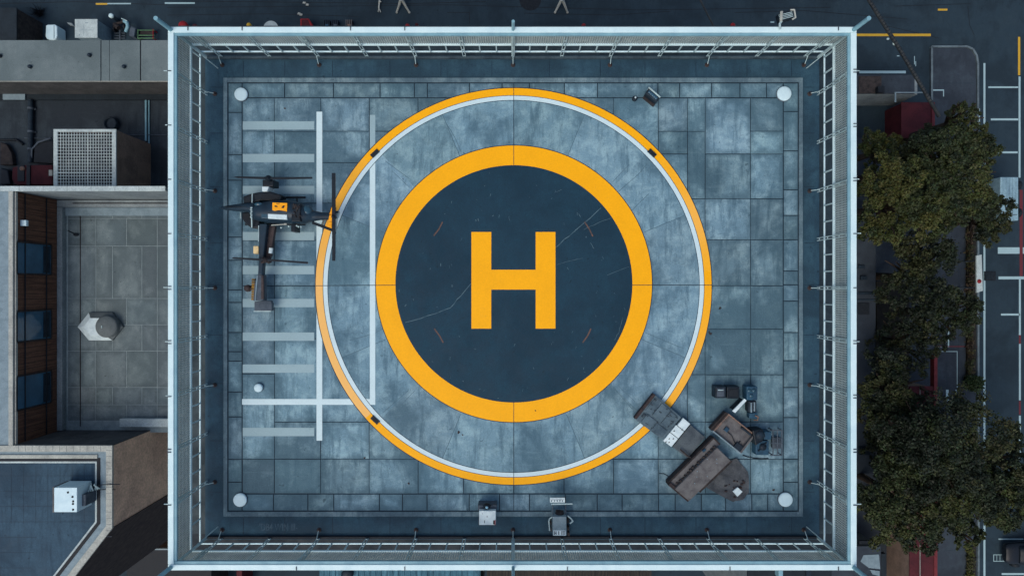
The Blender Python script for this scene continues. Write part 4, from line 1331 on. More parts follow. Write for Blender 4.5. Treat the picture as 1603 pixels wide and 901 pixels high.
b = MB(); b.box(Xi - .04, Xi - .001, Ys + .005, Yn0 - .01, zf, zp - .101); tw = b.build('timber_wall', 'wood', cb)
b = MB()
for k in range(46):
    y = Ys + .15 + k * .24
    b.box(Xi - .001, Xi + .008, y - .007, y + .007, zl, zp - .25)
b.build('board_gap', 'brown_dark', tw)
b = MB()
for z in (-3.66, -4.98):
    b.tube((Xi + .04, Ys + .05, z), (Xi + .04, Yn0 - .05, z), .025)
b.build('hand_cable', 'black', cb)
b = MB(); b.box(Xi + .001, Xi + .06, Ys + .01, Yn0 - .02, zp - .2, zp - .102); b.build('wall_cap', 'coping', cb)
for ya, yb in [(382, 428), (487, 531), (585, 634)]:
    dm = 29.3 / F
    y1_, y0_ = (CY - ya) * dm, (CY - yb) * dm
    w = MB().box(Xi + .001, Xi + .03, y0_, y1_, -5.25, -3.2).build('window', 'window', cb)
    f = MB()
    f.box(Xi + .001, Xi + .06, y0_ - .07, y0_ - .003, -5.3, -3.15); f.box(Xi + .001, Xi + .06, y1_ + .003, y1_ + .07, -5.3, -3.15)
    f.box(Xi + .001, Xi + .06, y0_ - .003, y1_ + .003, -3.197, -3.13); f.box(Xi + .001, Xi + .06, y0_ - .003, y1_ + .003, -5.33, -5.253)
    f.build('window_frame', 'brown_dark', w)
    MB().box(Xi + .031, Xi + .04, y0_ + .05, y1_ - .05, -5.2, -4.78).build('blind', 'machine_dark', w)
# south block with parapet
def inset(poly, d):
    out = []
    n = len(poly)
    for i in range(n):
        p0, p1, p2 = Vector(poly[i - 1]), Vector(poly[i]), Vector(poly[(i + 1) % n])
        d1, d2 = (p1 - p0).normalized(), (p2 - p1).normalized()
        n1, n2 = Vector((d1.y, -d1.x)), Vector((d2.y, -d2.x))   # clockwise polygon: inward is right
        bis = (n1 + n2); k = d / max(.2, (1 + n1.dot(n2)))
        out.append(tuple(p1 + bis * k))
    return out


c_a, c_b = PX(176, 826, zp)[:2], PX(119, 899, zp)[:2]
dv = (c_b[0] - c_a[0], c_b[1] - c_a[1])
sp = [(-34, Ys), (XEc, Ys), (XEc, c_a[1]), (c_a[0] + dv[0] * 2.6, c_a[1] + dv[1] * 2.6), (-34, c_a[1] + dv[1] * 2.6)]
i1, i2, i3, i4, i5 = inset(sp, .27), inset(sp, .55), inset(sp, .70), inset(sp, .78), inset(sp, .5)


def frame_ring(outer, inner, z0, z1, name, m):
    b = MB()
    for i in (0, 1, 2):
        a, c_, d, e = outer[i], outer[i + 1], inner[i + 1], inner[i]
        b.prism([a, c_, d, e], z0, z1)
    return b.build(name, m, cb)


b = MB(); b.prism(inset(sp, .03), GROUND, zp - .13); b.build('south_block', 'brick', cb)
frame_ring(inset(sp, .03), i3, zp - .129, zp - .1, 'parapet', 'brick')
frame_ring(sp, i1, zp - .1, zp, 'coping', 'coping')
frame_ring(inset(sp, .275), i2, zp - .1, zp - .06, 'parapet_gutter', 'grey_mid')
frame_ring(inset(sp, .555), i3, zp - .1, zp - .045, 'inner_edge', 'black')
frame_ring(inset(sp, .705), i4, zp - .075, zp - .05, 'white_trim', 'coping_pale')
b = MB(); so_ = inset(sp, .02); si_ = inset(sp, -.01)
b.prism([so_[2], so_[3], si_[3], si_[2]], GROUND, zp - .14); b.build('chamfer_face', 'brown_dark', cb)  # thin panel that sets the chamfer side darker than the east wall
b = MB(); b.box(Xi + .01, XEc - .03, Ys - .025, Ys + .012, zf, zp - .105); b.build('inner_wall', 'render_dark', cb)
b = MB(); b.box(-34, PX(152, 0, zp)[0], PX(0, 717.3, zp)[1], PX(0, 711.5, zp)[1], zp - .06, zp - .004); b.build('coping', 'coping', cb, .01)
b = MB(); b.prism(inset(sp, .79), zp - .128, zp - .08); b.build('south_roof', 'roof_blue', cb)
b = MB()
random.seed(2)
for k in range(9):
    yy = PX(0, 744 + k * 24, zp - .08)[1]
    b.strip([(-34, yy), (XEc - .85 if yy > c_a[1] else -20.4 - k * .12, yy)], .014, zp - .077)
for k in range(7):
    xx = PX(18 + k * 19, 0, zp - .08)[0]
    b.strip([(xx, PX(0, 730, zp)[1]), (xx, PX(0, 820, zp)[1])], .012, zp - .075)
b.build('roof_seam', 'joint', cb)
b = MB()
for k in range(15):
    y = Ys - .2 - k * .27
    b.box(XEc - .26, XEc - .01, y - .006, y + .006, zp, zp + .003)
for k in range(13):
    x = XEc - .5 - k * .3
    b.box(x - .006, x + .006, Ys - .26, Ys - .01, zp, zp + .003)
b.build('coping_joint', 'grey_plate', cb)
p, q = PX(187, 655, zf + .35), PX(262, 668, zf + .35); b = MB(); b.box(p[0], -15.2, q[1], p[1], zf + .1, zf + .35); b.build('step_slab', 'coping_pale', cb, .02)

# things on that building
z0 = zp - .08
t = thing('air_conditioner', 'white air conditioner box with a cluttered grey side on the blue corner roof', 'air conditioner', (*PX(101, 781, z0)[:2], z0))
z1 = z0 + 1.05
b = MB(); b.pbox(84.5, 762.5, 120.5, 801, z0 + .1, z1); b.build('casing', 'dome', t, .02)
b = MB(); b.pbox(82.3, 762, 84.3, 801.5, z0 + .1, z1 - .02); b.build('side_panel', 'brown_box', t)
b = MB()
for x, y in [(106.5, 770), (113.5, 777), (114.5, 784), (114.5, 797), (114.3, 788)]:
    p = PX(x, y, z1); b.lathe(p[0], p[1], [(.045, z1 + .001), (.045, z1 + .012), (.01, z1 + .014)], 12)
b.build('bolt', 'black', t)
ax = PX(120.5, 0, z1)[0]
b = MB(); ya, yb2 = PX(0, 764, z1)[1], PX(0, 799, z1)[1]
b.box(ax + .002, ax + .16, yb2 + .1, ya - .35, z0 + .05, z0 + .75); b.build('fan_box', 'grey_plate', t, .02)
b = MB()
for k in range(6):
    b.tube((ax + .05 + k * .05, ya - .05, z0 + .2 + .1 * (k % 3)), (ax + .12 + k * .05, ya - .32, z0 + .5 - .08 * k), .03)
b.build('pipe', 'steel', t)
b = MB(); b.path([(ax + .1, ya - .2, z0 + .3), (ax + .5, ya - .1, z0 + .2), (ax + 1.2, ya - .12, z0 + .06)], .02); b.path([(ax + .1, ya - .3, z0 + .3), (ax + .6, ya - .35, z0 + .06), (ax + 1.0, ya - .36, z0 + .05)], .018); b.build('hose', 'black', t)
b = MB(); b.pbox(87, 765, 117, 798, z0, z0 + .1); b.build('foot', 'black', t)
# hexagonal roof vent
t = thing('roof_vent', 'white hexagonal roof vent with a grey dome on the courtyard paving', 'vent', (*PX(158, 511, zf)[:2], zf))
zh = zf + .32
hexp = [(124, 511), (141.5, 489), (178, 489), (195, 511), (178, 532), (141.5, 532)]
pc = PX(159.5, 510.5, zf)[:2]
base = [PX(x, y, zf)[:2] for x, y in hexp]
top = [(pc[0] + (p[0] - pc[0]) * .62, pc[1] + (p[1] - pc[1]) * .62) for p in base]
vs = [(*p, zf + .12) for p in base] + [(*p, zh) for p in top]
b = MB(); b.add(vs, [(1, 0, 6, 7), (5, 4, 10, 11), (0, 5, 11, 6)], 0); b.add(vs, [(6, 7, 10, 11)[::-1]], 0); b.add(vs, [(7, 8, 9, 10)[::-1]], 0); b.add(vs, [(2, 1, 7, 8), (3, 2, 8, 9), (4, 3, 9, 10)], 1)
b.add([(*p, zf) for p in base] + [(*p, zf + .12) for p in base], [(i, (i + 1) % 6, 6 + (i + 1) % 6, 6 + i) for i in range(6)], 1)
b.build('hood', ['white', 'vent_grey'], t)
p = PX(167.5, 510.8, zh); b = MB(); b.lathe(p[0], p[1], [(.53, zh - .28), (.53, zh + .04), (.48, zh + .09), (.32, zh + .15), (.12, zh + .18), (.02, zh + .19)], 40); b.build('dome', 'vent_grey', t)
b = MB(); b.box(p[0] - .14, p[0] - .1, p[1] - .06, p[1] + .06, zh + .16, zh + .22); b.build('latch', 'steel', t)
t = thing('wall_camera', 'small white camera box on the timber wall above the top window', 'camera', (Xi, PX(0, 350, -3.4)[1], -3.5))
y = PX(0, 349, -3.45)[1]
b = MB(); b.box(Xi + .01, Xi + .28, y - .13, y + .13, -3.55, -3.4); b.build('housing', 'dome', t, .02)
b = MB(); b.box(Xi + .05, Xi + .26, y - .155, y - .131, -3.54, -3.42); b.build('lens', 'black', t)
p = PX(118, 367, zf + .1); b = MB(); b.ball((p[0], p[1], zf + .06), (.13, .08, .06)); b.tube((p[0], p[1], zf + .03), PX(106, 361, zf + .03), .02)
tag(b.build('floor_drain', 'black'), 'small black drain cap by the kerb of the courtyard', 'drain')
x = PX(126, 0, zf)[0]; b = MB(); b.tube((x, Yn0 - .4, zf + .015), (x, Ys + .2, zf + .015), .018)
tag(b.build('court_cable', 'brown_dark'), 'straight dark cable across the courtyard paving past the vent', 'cable')

# --- ground things upper left
t = thing('brown_hut', 'brown hut with a flat grey roof in the top left corner', 'hut', (-38, 19, GROUND))
zr = GROUND + 2.7
hx = PX(26, 0, zr)[0]; hy = PX(0, 12, zr)[1]
b = MB(); b.box(-42, hx - .05, 15.5, hy - .05, GROUND, zr - .1); b.build('wall', 'brown_dark', t)
b = MB(); b.box(-42.1, hx, 15.4, hy, zr - .1, zr); b.build('roof', 'gutter', t, .02)
t = thing('utility_cabinet', 'white topped utility cabinet with a grey side standing on the street', 'cabinet', (*PX(135, 45, GROUND)[:2], GROUND))
zr = GROUND + 1.85
b = MB(); b.pbox(118, 31, 151.5, 58, GROUND, zr - .06); b.build('body', 'grey_mid', t, .02)
b = MB(); b.pbox(117, 30, 152.5, 59.3, zr - .058, zr); b.build('lid', 'coping_pale', t, .02)
b = MB(); b.pbox(133, 35.5, 138, 36.5, zr + .001, zr + .006); b.pbox(124, 47, 147, 47.4, zr + .001, zr + .006); b.pbox(131, 38, 131.4, 56, zr + .001, zr + .006); b.pbox(123.5, 54, 125, 55.5, zr + .001, zr + .01); b.build('lid_seam', 'grey_mid', t)
t = thing('water_tank', 'small rounded white tank beside the white topped cabinet', 'tank', (*PX(79, 50, GROUND)[:2], GROUND))
zr = GROUND + 1.0
b = MB(); b.pprism([(71.5, 40), (74, 38.5), (86, 38.3), (89, 41), (89.5, 57), (86.5, 62), (80, 62.7), (73, 61), (70.7, 57)], GROUND, zr); b.build('shell', 'dome', t, .1, 3)
b = MB(); b.pbox(84, 40, 85, 61, zr + .001, zr + .015); b.build('strap', 'grey_mid', t)
t = thing('site_bollard', 'dark post with a blue white cap near the cabinet', 'bollard', (*PX(174, 30, GROUND)[:2], GROUND))
p = PX(174, 25, GROUND + .9); b = MB(); b.lathe(p[0], p[1], [(.16, GROUND), (.13, GROUND + .8), (.05, GROUND + .82)], 16); b.build('post', 'machine_dark', t)
b = MB(); b.lathe(p[0], p[1], [(.17, GROUND + .821), (.18, GROUND + .95), (.12, GROUND + 1.0), (.03, GROUND + 1.02)], 18); b.build('cap', 'rail', t)
t = thing('parked_scooter', 'dark scooter with a pale curved shield parked between cabinet and fence', 'scooter', (*PX(192, 45, GROUND)[:2], GROUND))
G = GROUND
b = MB(); b.path([PX(178, 38, G + .4), PX(188, 36, G + .5), PX(196, 32, G + .8)], .1); b.tube(PX(180, 40, G + .5), PX(186, 44, G + .55), .18); b.build('frame', 'brown_dark', t)
b = MB(); b.path([PX(194, 33, G + .9), PX(199, 36, G + .9), PX(200, 42, G + .85), PX(197, 50, G + .7)], .13); b.build('shield', 'rail_in', t)
b = MB(); b.tube(PX(190, 29, G + 1), PX(199, 33, G + 1), .035); b.build('handlebar', 'steel', t)
for x, y in [(180, 46), (196, 42)]:
    p = PX(x, y, G + .25); b = MB(); b.tube((p[0] - .06, p[1], G + .25), (p[0] + .06, p[1], G + .25), .25, n=20); b.build('wheel', 'black', t)
b = MB(); b.pprism([(203, 40), (212, 44), (210, 58), (202, 56)], G + .2, G + .75); b.build('rear_box', 'grey_plate', t, .04)
b = MB()
for y in (52, 56, 60):
    b.tube(PX(179, y, G + .1), PX(196, y, G + .1), .04)
b.tube(PX(188, 46, G + .3), PX(188, 63, G + .1), .05); b.build('stand', 'grey_plate', t)
t = thing('plant_rack', 'small red and green metal rack near the fence corner', 'rack', (*PX(230, 54, GROUND)[:2], GROUND))
for y in (47.5, 55.5, 60):
    b = MB(); b.tube(PX(216, y, G + .5), PX(242, y, G + .5), .045); b.build('shelf_bar', 'green', t)
for x, m_ in [(216, 'green'), (240, 'red')]:
    b = MB(); b.tube(PX(x, 46, G + .5), PX(x, 61, G + .5), .05); b.tube(PX(x, 47, G + .5), (*PX(x, 47, G + .5)[:2], G), .05); b.tube(PX(x, 60, G + .5), (*PX(x, 60, G + .5)[:2], G), .05); b.build('side_bar', m_, t)
b = MB(); b.pbox(218, 48.5, 239, 54, G + .2, G + .35); b.build('tray', 'brown_dark', t)
b = MB(); b.pprism([(90, 43), (96, 56), (99, 52), (94, 42)], G, G + .3)
tag(b.build('scrap_board', 'brown_dark', None, .02), 'dark scrap board leaning between white tank and cabinet', 'board')
b = MB(); b.pprism([(104, 35), (112, 36), (116, 41), (108, 39)], G + .01, G + .2)
tag(b.build('paper_sack', 'render', None, .03), 'small pale sack on the asphalt left of the cabinet', 'sack')
random.seed(6)
t = thing('dead_shrub', 'dark scraggy shrub on the asphalt right of the brown hut', 'shrub', (*PX(63, 20, GROUND)[:2], GROUND))
b = MB()
for k in range(70):
    a = random.uniform(0, 6.28); r = random.uniform(.1, .85)
    p0 = PX(63, 21, G); e = (p0[0] + r * math.cos(a), p0[1] + r * .7 * math.sin(a), G + random.uniform(.1, .9))
    b.tube((p0[0] + random.uniform(-.2, .2), p0[1] + random.uniform(-.2, .2), G), e, .03, .008, n=4)
b.build('twigs', 'black', t)

# ================================================================== street things along the top
def hydrant(x, y, r, lab, cat='bin', name='street_bin', m='red', h=.9, group=None):
    p = PX(x, y, G + h)
    t = thing(name, lab, cat, (p[0], p[1], G), group)
    MB().lathe(p[0], p[1], [(r * .8, G), (r, G + h * .75), (r * 1.02, G + h * .8)], 22).build('body', m, t)
    MB().lathe(p[0], p[1], [(r * 1.06, G + h * .801), (r * 1.0, G + h * .9), (r * .6, G + h * .98), (r * .05, G + h)], 22).build('lid', m, t)
    return t


hydrant(285, 39, .34, 'large shiny red street bin nearest the left fence corner post')
hydrant(304, 41, .2, 'short dull red bin right of the large shiny red bin', m='red_dull')
hydrant(637.5, 40, .17, 'bright red bollard left of its slimmer leaning neighbour outside the fence', 'bollard', 'red_bollard', h=.8)
hydrant(652, 38, .13, 'slim red bollard right of the bright red one outside the fence', 'bollard', 'red_bollard', m='red_dull', h=1.0)
hydrant(914, 39.5, .17, 'red bollard right of the middle fence post', 'bollard', 'red_bollard', h=.8)
hydrant(1148, 39, .18, 'squat red bollard left of the floodlight', 'bollard', 'red_bollard', h=.7)
hydrant(388.5, 38.5, .17, 'small yellow topped bollard outside the fence', 'bollard', 'yellow_bollard', m='line_yellow', h=.8)
t = thing('red_skip', 'red tapered bucket skip outside the fence near dark crates', 'skip', (*PX(481, 36, G)[:2], G))
b = MB(); zr = G + 1.0
b.pprism([(470, 29), (483, 29), (492, 44), (470, 44)], G + .05, zr); b.build('shell', 'red', t, .05)
b = MB(); b.pprism([(472, 31), (482, 31), (486, 41), (472, 41)], zr + .001, zr + .02); b.build('load', 'red_dull', t)
t = thing('satellite_dish', 'pale grey dish tilted upward just outside the fence rail', 'dish', (*PX(423, 42, G)[:2], G))
p = PX(423.5, 44, G + 1.2); b = MB(); b.lathe(p[0], p[1], [(.1, G + .9), (.35, G + .98), (.55, G + 1.12), (.57, G + 1.15)], 30); b.build('bowl', 'coping_pale', t)
b = MB(); b.tube((p[0], p[1], G), (p[0], p[1], G + .95), .06); b.build('mast', 'grey_plate', t)
b = MB(); b.tube((p[0], p[1], G + 1.1), (p[0], p[1], G + 1.5), .02); b.ball((p[0], p[1], G + 1.5), (.06, .06, .06), nu=10, nv=6); b.build('feed', 'steel', t)
random.seed(15)
for x, lab in [(511, 'black slatted crate with blue lid outside the fence'), (524, 'black slatted crate beside the blue lidded one outside the fence'), (546, 'brown slatted crate with an orange tag outside the fence')]:
    t = thing('street_crate', lab, 'crate', (*PX(x, 38, G)[:2], G))
    zr = G + .6
    m_ = 'brown_dark' if x == 546 else 'heli_black'
    b = MB(); b.pbox(x - 5, 31, x + 5, 43.5, G, zr - .1); b.build('box', m_, t, .02)
    b = MB()
    for k in range(4):
        b.pbox(x - 5 + k * 2.8, 31, x - 3.6 + k * 2.8, 43.5, zr - .098, zr)
    b.build('slat', 'machine_dark' if x != 546 else 'brown_box', t)
    b = MB(); b.pbox(x - 2, 38, x + 3, 42, zr + .001, zr + .05); b.build('lid', {511: 'machine_blue', 524: 'grey_plate', 546: 'rust_rim'}[x], t)
# white three-legged barriers lying at the very top
def tripod(x, y, lab, s=1.0, rot=0):
    t = thing('tripod_stand', lab, 'stand', (*gp(x, y), G))
    c0 = (*gp(x, y - 3, G + .9), G + .9)
    for a in (rot + 235, rot + 305, rot + 90):
        e = (c0[0] + .85 * s * math.cos(R(a)), c0[1] + .85 * s * math.sin(R(a)), G + .05)
        MB().tube(c0, e, .12 * s, .07 * s).ball(e, (.1, .1, .07), nu=10, nv=6).build('leg', 'coping', t)
    MB().ball(c0, (.2 * s, .2 * s, .14)).build('hub', 'coping_pale', t)


tripod(628, 1, 'white three legged stand at the top edge, left of the round dark patch')
tripod(880, 1, 'white three legged stand at the top edge, right of the round dark patch')
t = thing('thin_signpost', 'thin white post lying toward the fence left of the three legged stand', 'post', (*gp(594, 8), G))
b = MB(); b.tube(PX(594.5, -4, G + .2), PX(593, 14, G + .2), .06); b.tube(PX(593, 14, G + .2), PX(592, 19, G + .15), .04); b.tube(PX(593.5, 14, G + .2), PX(596, 19.5, G + .15), .04); b.build('pole', 'coping', t)
b = MB(); b.pbox(592.5, 2, 596.5, 3.5, G + .2, G + .3); b.build('collar', 'coping', t)
b = MB()
for x, y in [(468, 22), (471, 23.5), (476, 5), (481, 8)]:
    p = gp(x, y); b.prism([(p[0] - .12, p[1] - .05), (p[0] + .1, p[1] - .08), (p[0] + .14, p[1] + .06), (p[0] - .05, p[1] + .1)], G + .004, G + .05)
tag(b.build('paper_litter', 'coping'), 'scraps of white paper litter on the asphalt above the red skip', 'litter')
# overhead cables
b = MB(); b.path([PX(1090, -12, -18), PX(1117.5, 42, -18), PX(1140, 86, -18)], .06)
tag(b.build('overhead_cable', 'cable'), 'thin dark overhead cable reaching the fence left of the floodlight', 'cable')
t = thing('overhead_cable', 'thick dark bundled overhead cable slanting over the street right of the fence', 'cable', (*PX(1405, 75, -17)[:2], -17))
b = MB(); b.path([PX(1345, -26, -17), PX(1362, 3, -17), PX(1410, 80, -17), PX(1455, 156, -17), PX(1470, 182, -17.5)], .12); b.build('cable', 'cable', t)
b = MB()
random.seed(1)
for k in range(40):
    u = k / 39
    p = PX(1352 + u * 105, -14 + u * 174, -17)
    b.tube((p[0] - .07, p[1] - .05, -16.9), (p[0] + .07, p[1] + .05, -16.9), .03)
b.build('spacer', 'gutter', t)
b = MB(); b.ball(PX(1401, 68, -17.1), (.16, .14, .12)); b.ball(PX(1390, 61, -17.1), (.1, .08, .08)); b.build('insulator', 'steel', t)

# ================================================================== right-hand street
t = thing('street_kiosk', 'grey flat roofed kiosk with a brown patch close to the fence', 'kiosk', (*PX(1390, 138, G)[:2], G))
zr = G + 3
b = MB(); b.pbox(1300, 118, 1436, 148, G, zr - .1); b.build('wall', 'render', t)
b = MB(); b.pbox(1298, 117, 1432, 147, zr - .098, zr); b.build('roof', 'pavement', t, .03)
b = MB(); b.pbox(1345, 119, 1380, 146, zr + .002, zr + .1); b.build('brown_hatch', 'brown_dark', t, .02)
b = MB(); b.pbox(1375, 135, 1385, 145, zr + .1, zr + .5); b.build('dark_duct', 'black', t, .02)
b = MB(); b.pbox(1401, 144, 1452, 145.5, zr + .02, zr + .1); b.pbox(1401, 145.6, 1403, 160, zr + .02, zr + .1); b.build('gutter_pipe', 'grey_mid', t)
t = thing('red_roof_shed', 'shed with a dark red roof half under the tree by the kiosk', 'shed', (*PX(1425, 185, G)[:2], G))
zr = G + 2.3
b = MB(); b.pbox(1412, 161, 1457, 215, G, zr - .1); b.build('wall', 'red_dull', t)
b = MB(); b.pbox(1411, 160, 1458, 216, zr - .098, zr); b.build('roof', 'red_dull', t, .02)
b = MB(); b.pbox(1459, 160, 1463.5, 216, zr - .3, zr + .06); b.build('red_fascia', 'red_faded', t)
t = thing('red_roof_house', 'long house with a dark red roof at the bottom edge between tree and pavement', 'house', (*PX(1440, 880, G)[:2], G))
zr = G + 3.2
b = MB(); b.pbox(1425, 606, 1461, 1000, G, zr - .1); b.build('wall', 'shell_brown', t)
b = MB(); b.pbox(1424, 604, 1440, 1001, zr - .098, zr - .02); b.pbox(1441, 604, 1462, 1001, zr - .098, zr); b.build('roof', 'red_dull', t, .02)
b = MB(); b.pbox(1462.5, 556, 1467.5, 1001, zr - .4, zr + .05); b.build('red_gutter', 'red_faded', t)
b = MB(); b.pbox(1440.2, 604, 1440.8, 1001, zr - .02, zr + .03); b.build('roof_seam', 'coping', t)
t = thing('grey_annex', 'pale grey annex roof beside the fence, glimpsed left of the trees', 'building', (*PX(1350, 480, G)[:2], G))
zr = G + 4
b = MB(); b.pbox(1300, 330, 1370, 740, G, zr - .1); b.build('wall', 'render', t)
b = MB(); b.pbox(1298, 328, 1371, 741, zr - .098, zr); b.build('roof', 'pavement', t, .02)
b = MB(); b.pbox(1343, 474, 1361, 492, zr + .001, zr + .06); b.build('skylight', 'black', t)
b = MB(); b.pbox(1300, 457, 1371, 461, zr + .001, zr + .08); b.pbox(1300, 468, 1371, 470, zr + .001, zr + .05); b.build('roof_pipe', 'machine_dark', t)
b = MB(); b.pbox(1344, 415, 1354, 420, zr + .001, zr + .15); b.pbox(1348, 432, 1358, 438, zr + .001, zr + .2); b.pbox(1347, 700, 1362, 712, zr + .001, zr + .3); b.build('roof_box', 'machine_dark', t, .02)
b = MB(); b.pbox(1372, 440, 1424, 640, G + .004, G + .3)
tag(b.build('brown_planter', 'soil', None, .03), 'dark soil bed between the annex and the long red roofed house', 'planter')
t = thing('corner_shed', 'grey shed roof with torn pale sheets by the lower right fence corner', 'shed', (*PX(1362, 875, G)[:2], G))
zr = G + 3
b = MB(); b.pbox(1290, 856, 1378, 960, G, zr - .1); b.build('wall', 'render', t)
b = MB(); b.pbox(1288, 854, 1379, 961, zr - .098, zr); b.build('roof', 'pavement', t, .02)
b = MB(); b.pprism([(1352, 868), (1376, 867), (1378, 890), (1360, 888), (1347, 878)], zr + .002, zr + .03); b.pprism([(1362, 891), (1377, 893), (1377, 901), (1366, 898)], zr + .002, zr + .05); b.build('torn_sheet', 'grey_mid', t)
b = MB(); b.pbox(1379.5, 866, 1387, 960, zr - .5, zr - .1); b.build('side_wall', 'gutter', t, .02)
b = MB(); b.pbox(1345, 846, 1378, 852, zr - .3, zr - .15); b.build('dark_eave', 'black', t)
# hedge strip, bush
def leaves(cxyz, rad, n, size, cols, seed, clumps=None, shell=.55):
    """many small leaf quads in clumps; returns MB"""
    r_ = np.random.default_rng(seed)
    b = MB()
    PA, CA = [], []
    if clumps is None:
        clumps = [(np.array(cxyz), np.array(rad), r_.integers(len(cols)))]
    tot = sum(c[1].prod() ** .66 for c in clumps)
    for (cc, rr, ci) in clumps:
        k = max(20, int(n * rr.prod() ** .66 / tot))
        d = r_.normal(size=(k, 3)); d /= np.linalg.norm(d, axis=1)[:, None]
        rad_ = (shell + (1 - shell) * r_.random(k) ** .6) * (1 + .2 * r_.normal(size=k))
        P = cc + d * rr * rad_[:, None]
        nrm = d * .5 + r_.normal(size=(k, 3)) * .7 + np.array((0, 0, .4)); nrm /= np.linalg.norm(nrm, axis=1)[:, None]
        u = np.cross(nrm, r_.normal(size=(k, 3))); u /= np.linalg.norm(u, axis=1)[:, None]
        w = np.cross(nrm, u)
        s_ = size * (.5 + .9 * r_.random(k))[:, None]
        jit = np.clip(1 + .16 * r_.normal(size=(k, 1)), .5, 1.6) * np.clip(1 + .08 * r_.normal(size=(k, 3)), .7, 1.3)
        PA.append(np.stack([P - u * s_, P + w * s_ * .55, P + u * s_, P - w * s_ * .55], 1).reshape(-1, 3))
        CA.append(np.array(cols[ci]) * jit)
    V = np.concatenate(PA); C = np.concatenate(CA)
    m = len(C)
    b.v = V.tolist(); b.f = np.arange(4 * m).reshape(-1, 4).tolist(); b.mi = [0] * m; b.c = [tuple(c) for c in C.tolist()]; b.sm = [False] * m
    return b


t = thing('verge_hedge', 'low brown green hedge strip along the pavement edge under the tree row', 'hedge', (*PX(1521, 470, GZ)[:2], GZ))
b = MB(); b.pbox(1514, 330, 1528, 598, GZ, GZ + .15); b.build('bed', 'soil', t)
x0, x1 = PX(1516, 0, GZ + .4)[0], PX(1526, 0, GZ + .4)[0]
cl = []
r_ = np.random.default_rng(70)
for k in range(40):
    yy = PX(0, 335 + k * 6.5, GZ)[1]
    cl.append((np.array(((x0 + x1) / 2 + r_.normal() * .06, yy, GZ + .25)), np.array((.28, .25, .22 + .1 * r_.random())), r_.integers(3)))
leaves(None, None, 2600, .09, [(.05, .035, .022), (.06, .05, .022), (.04, .045, .02)], 71, cl).build('foliage', 'leaf', t)
t = thing('round_bush', 'round dark green bush at the end of the hedge strip', 'bush', (*PX(1528, 600, GZ)[:2], GZ))
p = PX(1527, 600, GZ + .8)
MB().tube((p[0], p[1], GZ), (p[0], p[1], GZ + .6), .06).build('stem', 'bark', t)
leaves((p[0], p[1], GZ + .65), (.6, .58, .55), 1500, .1, [(.03, .05, .018)], 72).build('foliage', 'leaf', t)
t = thing('lower_hedge', 'yellow green hedge strip at the bottom edge beside the pavement', 'hedge', (*PX(1522, 880, GZ)[:2], GZ))
b = MB(); b.pbox(1515, 855, 1528, 960, GZ, GZ + .15); b.build('bed', 'soil', t)
cl = []
for k in range(18):
    yy = PX(0, 858 + k * 6, GZ)[1]
    cl.append((np.array(((x0 + x1) / 2 + r_.normal() * .05, yy, GZ + .25)), np.array((.28, .25, .25)), r_.integers(2)))
leaves(None, None, 1300, .09, [(.07, .075, .02), (.05, .055, .02)], 73, cl).build('foliage', 'leaf', t)
# white bus shelter roof, meter box, van, car
t = thing('kerb_shelter', 'slim white shelter roof with a red dot at the road edge', 'shelter', (*PX(1533, 428, G)[:2], G))
b = MB(); b.pprism([(1528.5, 400), (1537, 398), (1539, 455), (1529, 458)], G + 2.2, G + 2.35); b.build('roof', 'coping_pale', t, .03)
for y in (408, 450):
    p = PX(1531, y, G + 2.2); b = MB(); b.tube((p[0], p[1], G), (p[0], p[1], G + 2.2), .05); b.build('post', 'grey_plate', t)
p = PX(1533, 440, G + 2.36); b = MB(); b.lathe(p[0], p[1], [(.16, G + 2.351), (.16, G + 2.37), (.02, G + 2.375)], 18); b.build('red_dot', 'red', t)
t = thing('street_cover', 'square grey grated street cover across the white road line', 'cover', (*PX(1550, 432, G)[:2], G))
b = MB(); b.pbox(1541, 424.5, 1559, 439, G + .009, G + .05); b.build('frame', 'black', t)
b = MB(); b.pbox(1543, 427, 1554.5, 436.5, G + .051, G + .08); b.build('lid', 'gutter', t)
b = MB()
for x in (1545, 1548, 1551):
    b.pbox(x, 427.5, x + .8, 436, G + .081, G + .095)
b.build('slot', 'black', t)
t = thing('delivery_van', 'pale blue grey delivery van parked at the right edge past the big tree', 'van', (*PX(1580, 311, G)[:2], G))
zr = G + 2.5
b = MB(); b.pbox(1566, 277, 1594.5, 345, G + .35, zr); b.build('body', 'van', t, .06, 3)
b = MB()
for x in (1571, 1576, 1581, 1586, 1591):
    b.pbox(x - .6, 279, x + .2, 335, zr + .001, zr + .02)
b.build('roof_rib', 'van', t)
b = MB(); b.pbox(1568, 335.5, 1592.5, 336.6, zr + .002, zr + .015); b.build('roof_seam', 'grey_plate', t)
b = MB(); b.pbox(1568.5, 342, 1592, 344.3, zr - .9, zr - .1); w_ = b.build('windscreen', 'window', t)
for x in (1568, 1592.5):
    for y in (290, 333):
        p = PX(x, y, G + .36); b = MB(); b.tube((p[0] - .12, p[1], G + .36), (p[0] + .12, p[1], G + .36), .36, n=20); b.build('wheel', 'black', t)
t = thing('parked_car', 'black car parked at the lower right edge in a marked bay', 'car', (*PX(1598, 868, G)[:2], G))
def cs(x, y, ry, rz, zc):
    p = PX(x, y, G + 1); return (p[0], p[1], zc, ry, rz)
b = MB(); b.loft([cs(1578, 868, .62, .22, G + .62), cs(1582, 868, .78, .32, G + .62), cs(1600, 868, .86, .36, G + .64), cs(1640, 868, .86, .36, G + .66), cs(1664, 868, .8, .32, G + .66), cs(1668, 868, .6, .2, G + .66)], 24, p=3.2); b.build('body', 'car', t)
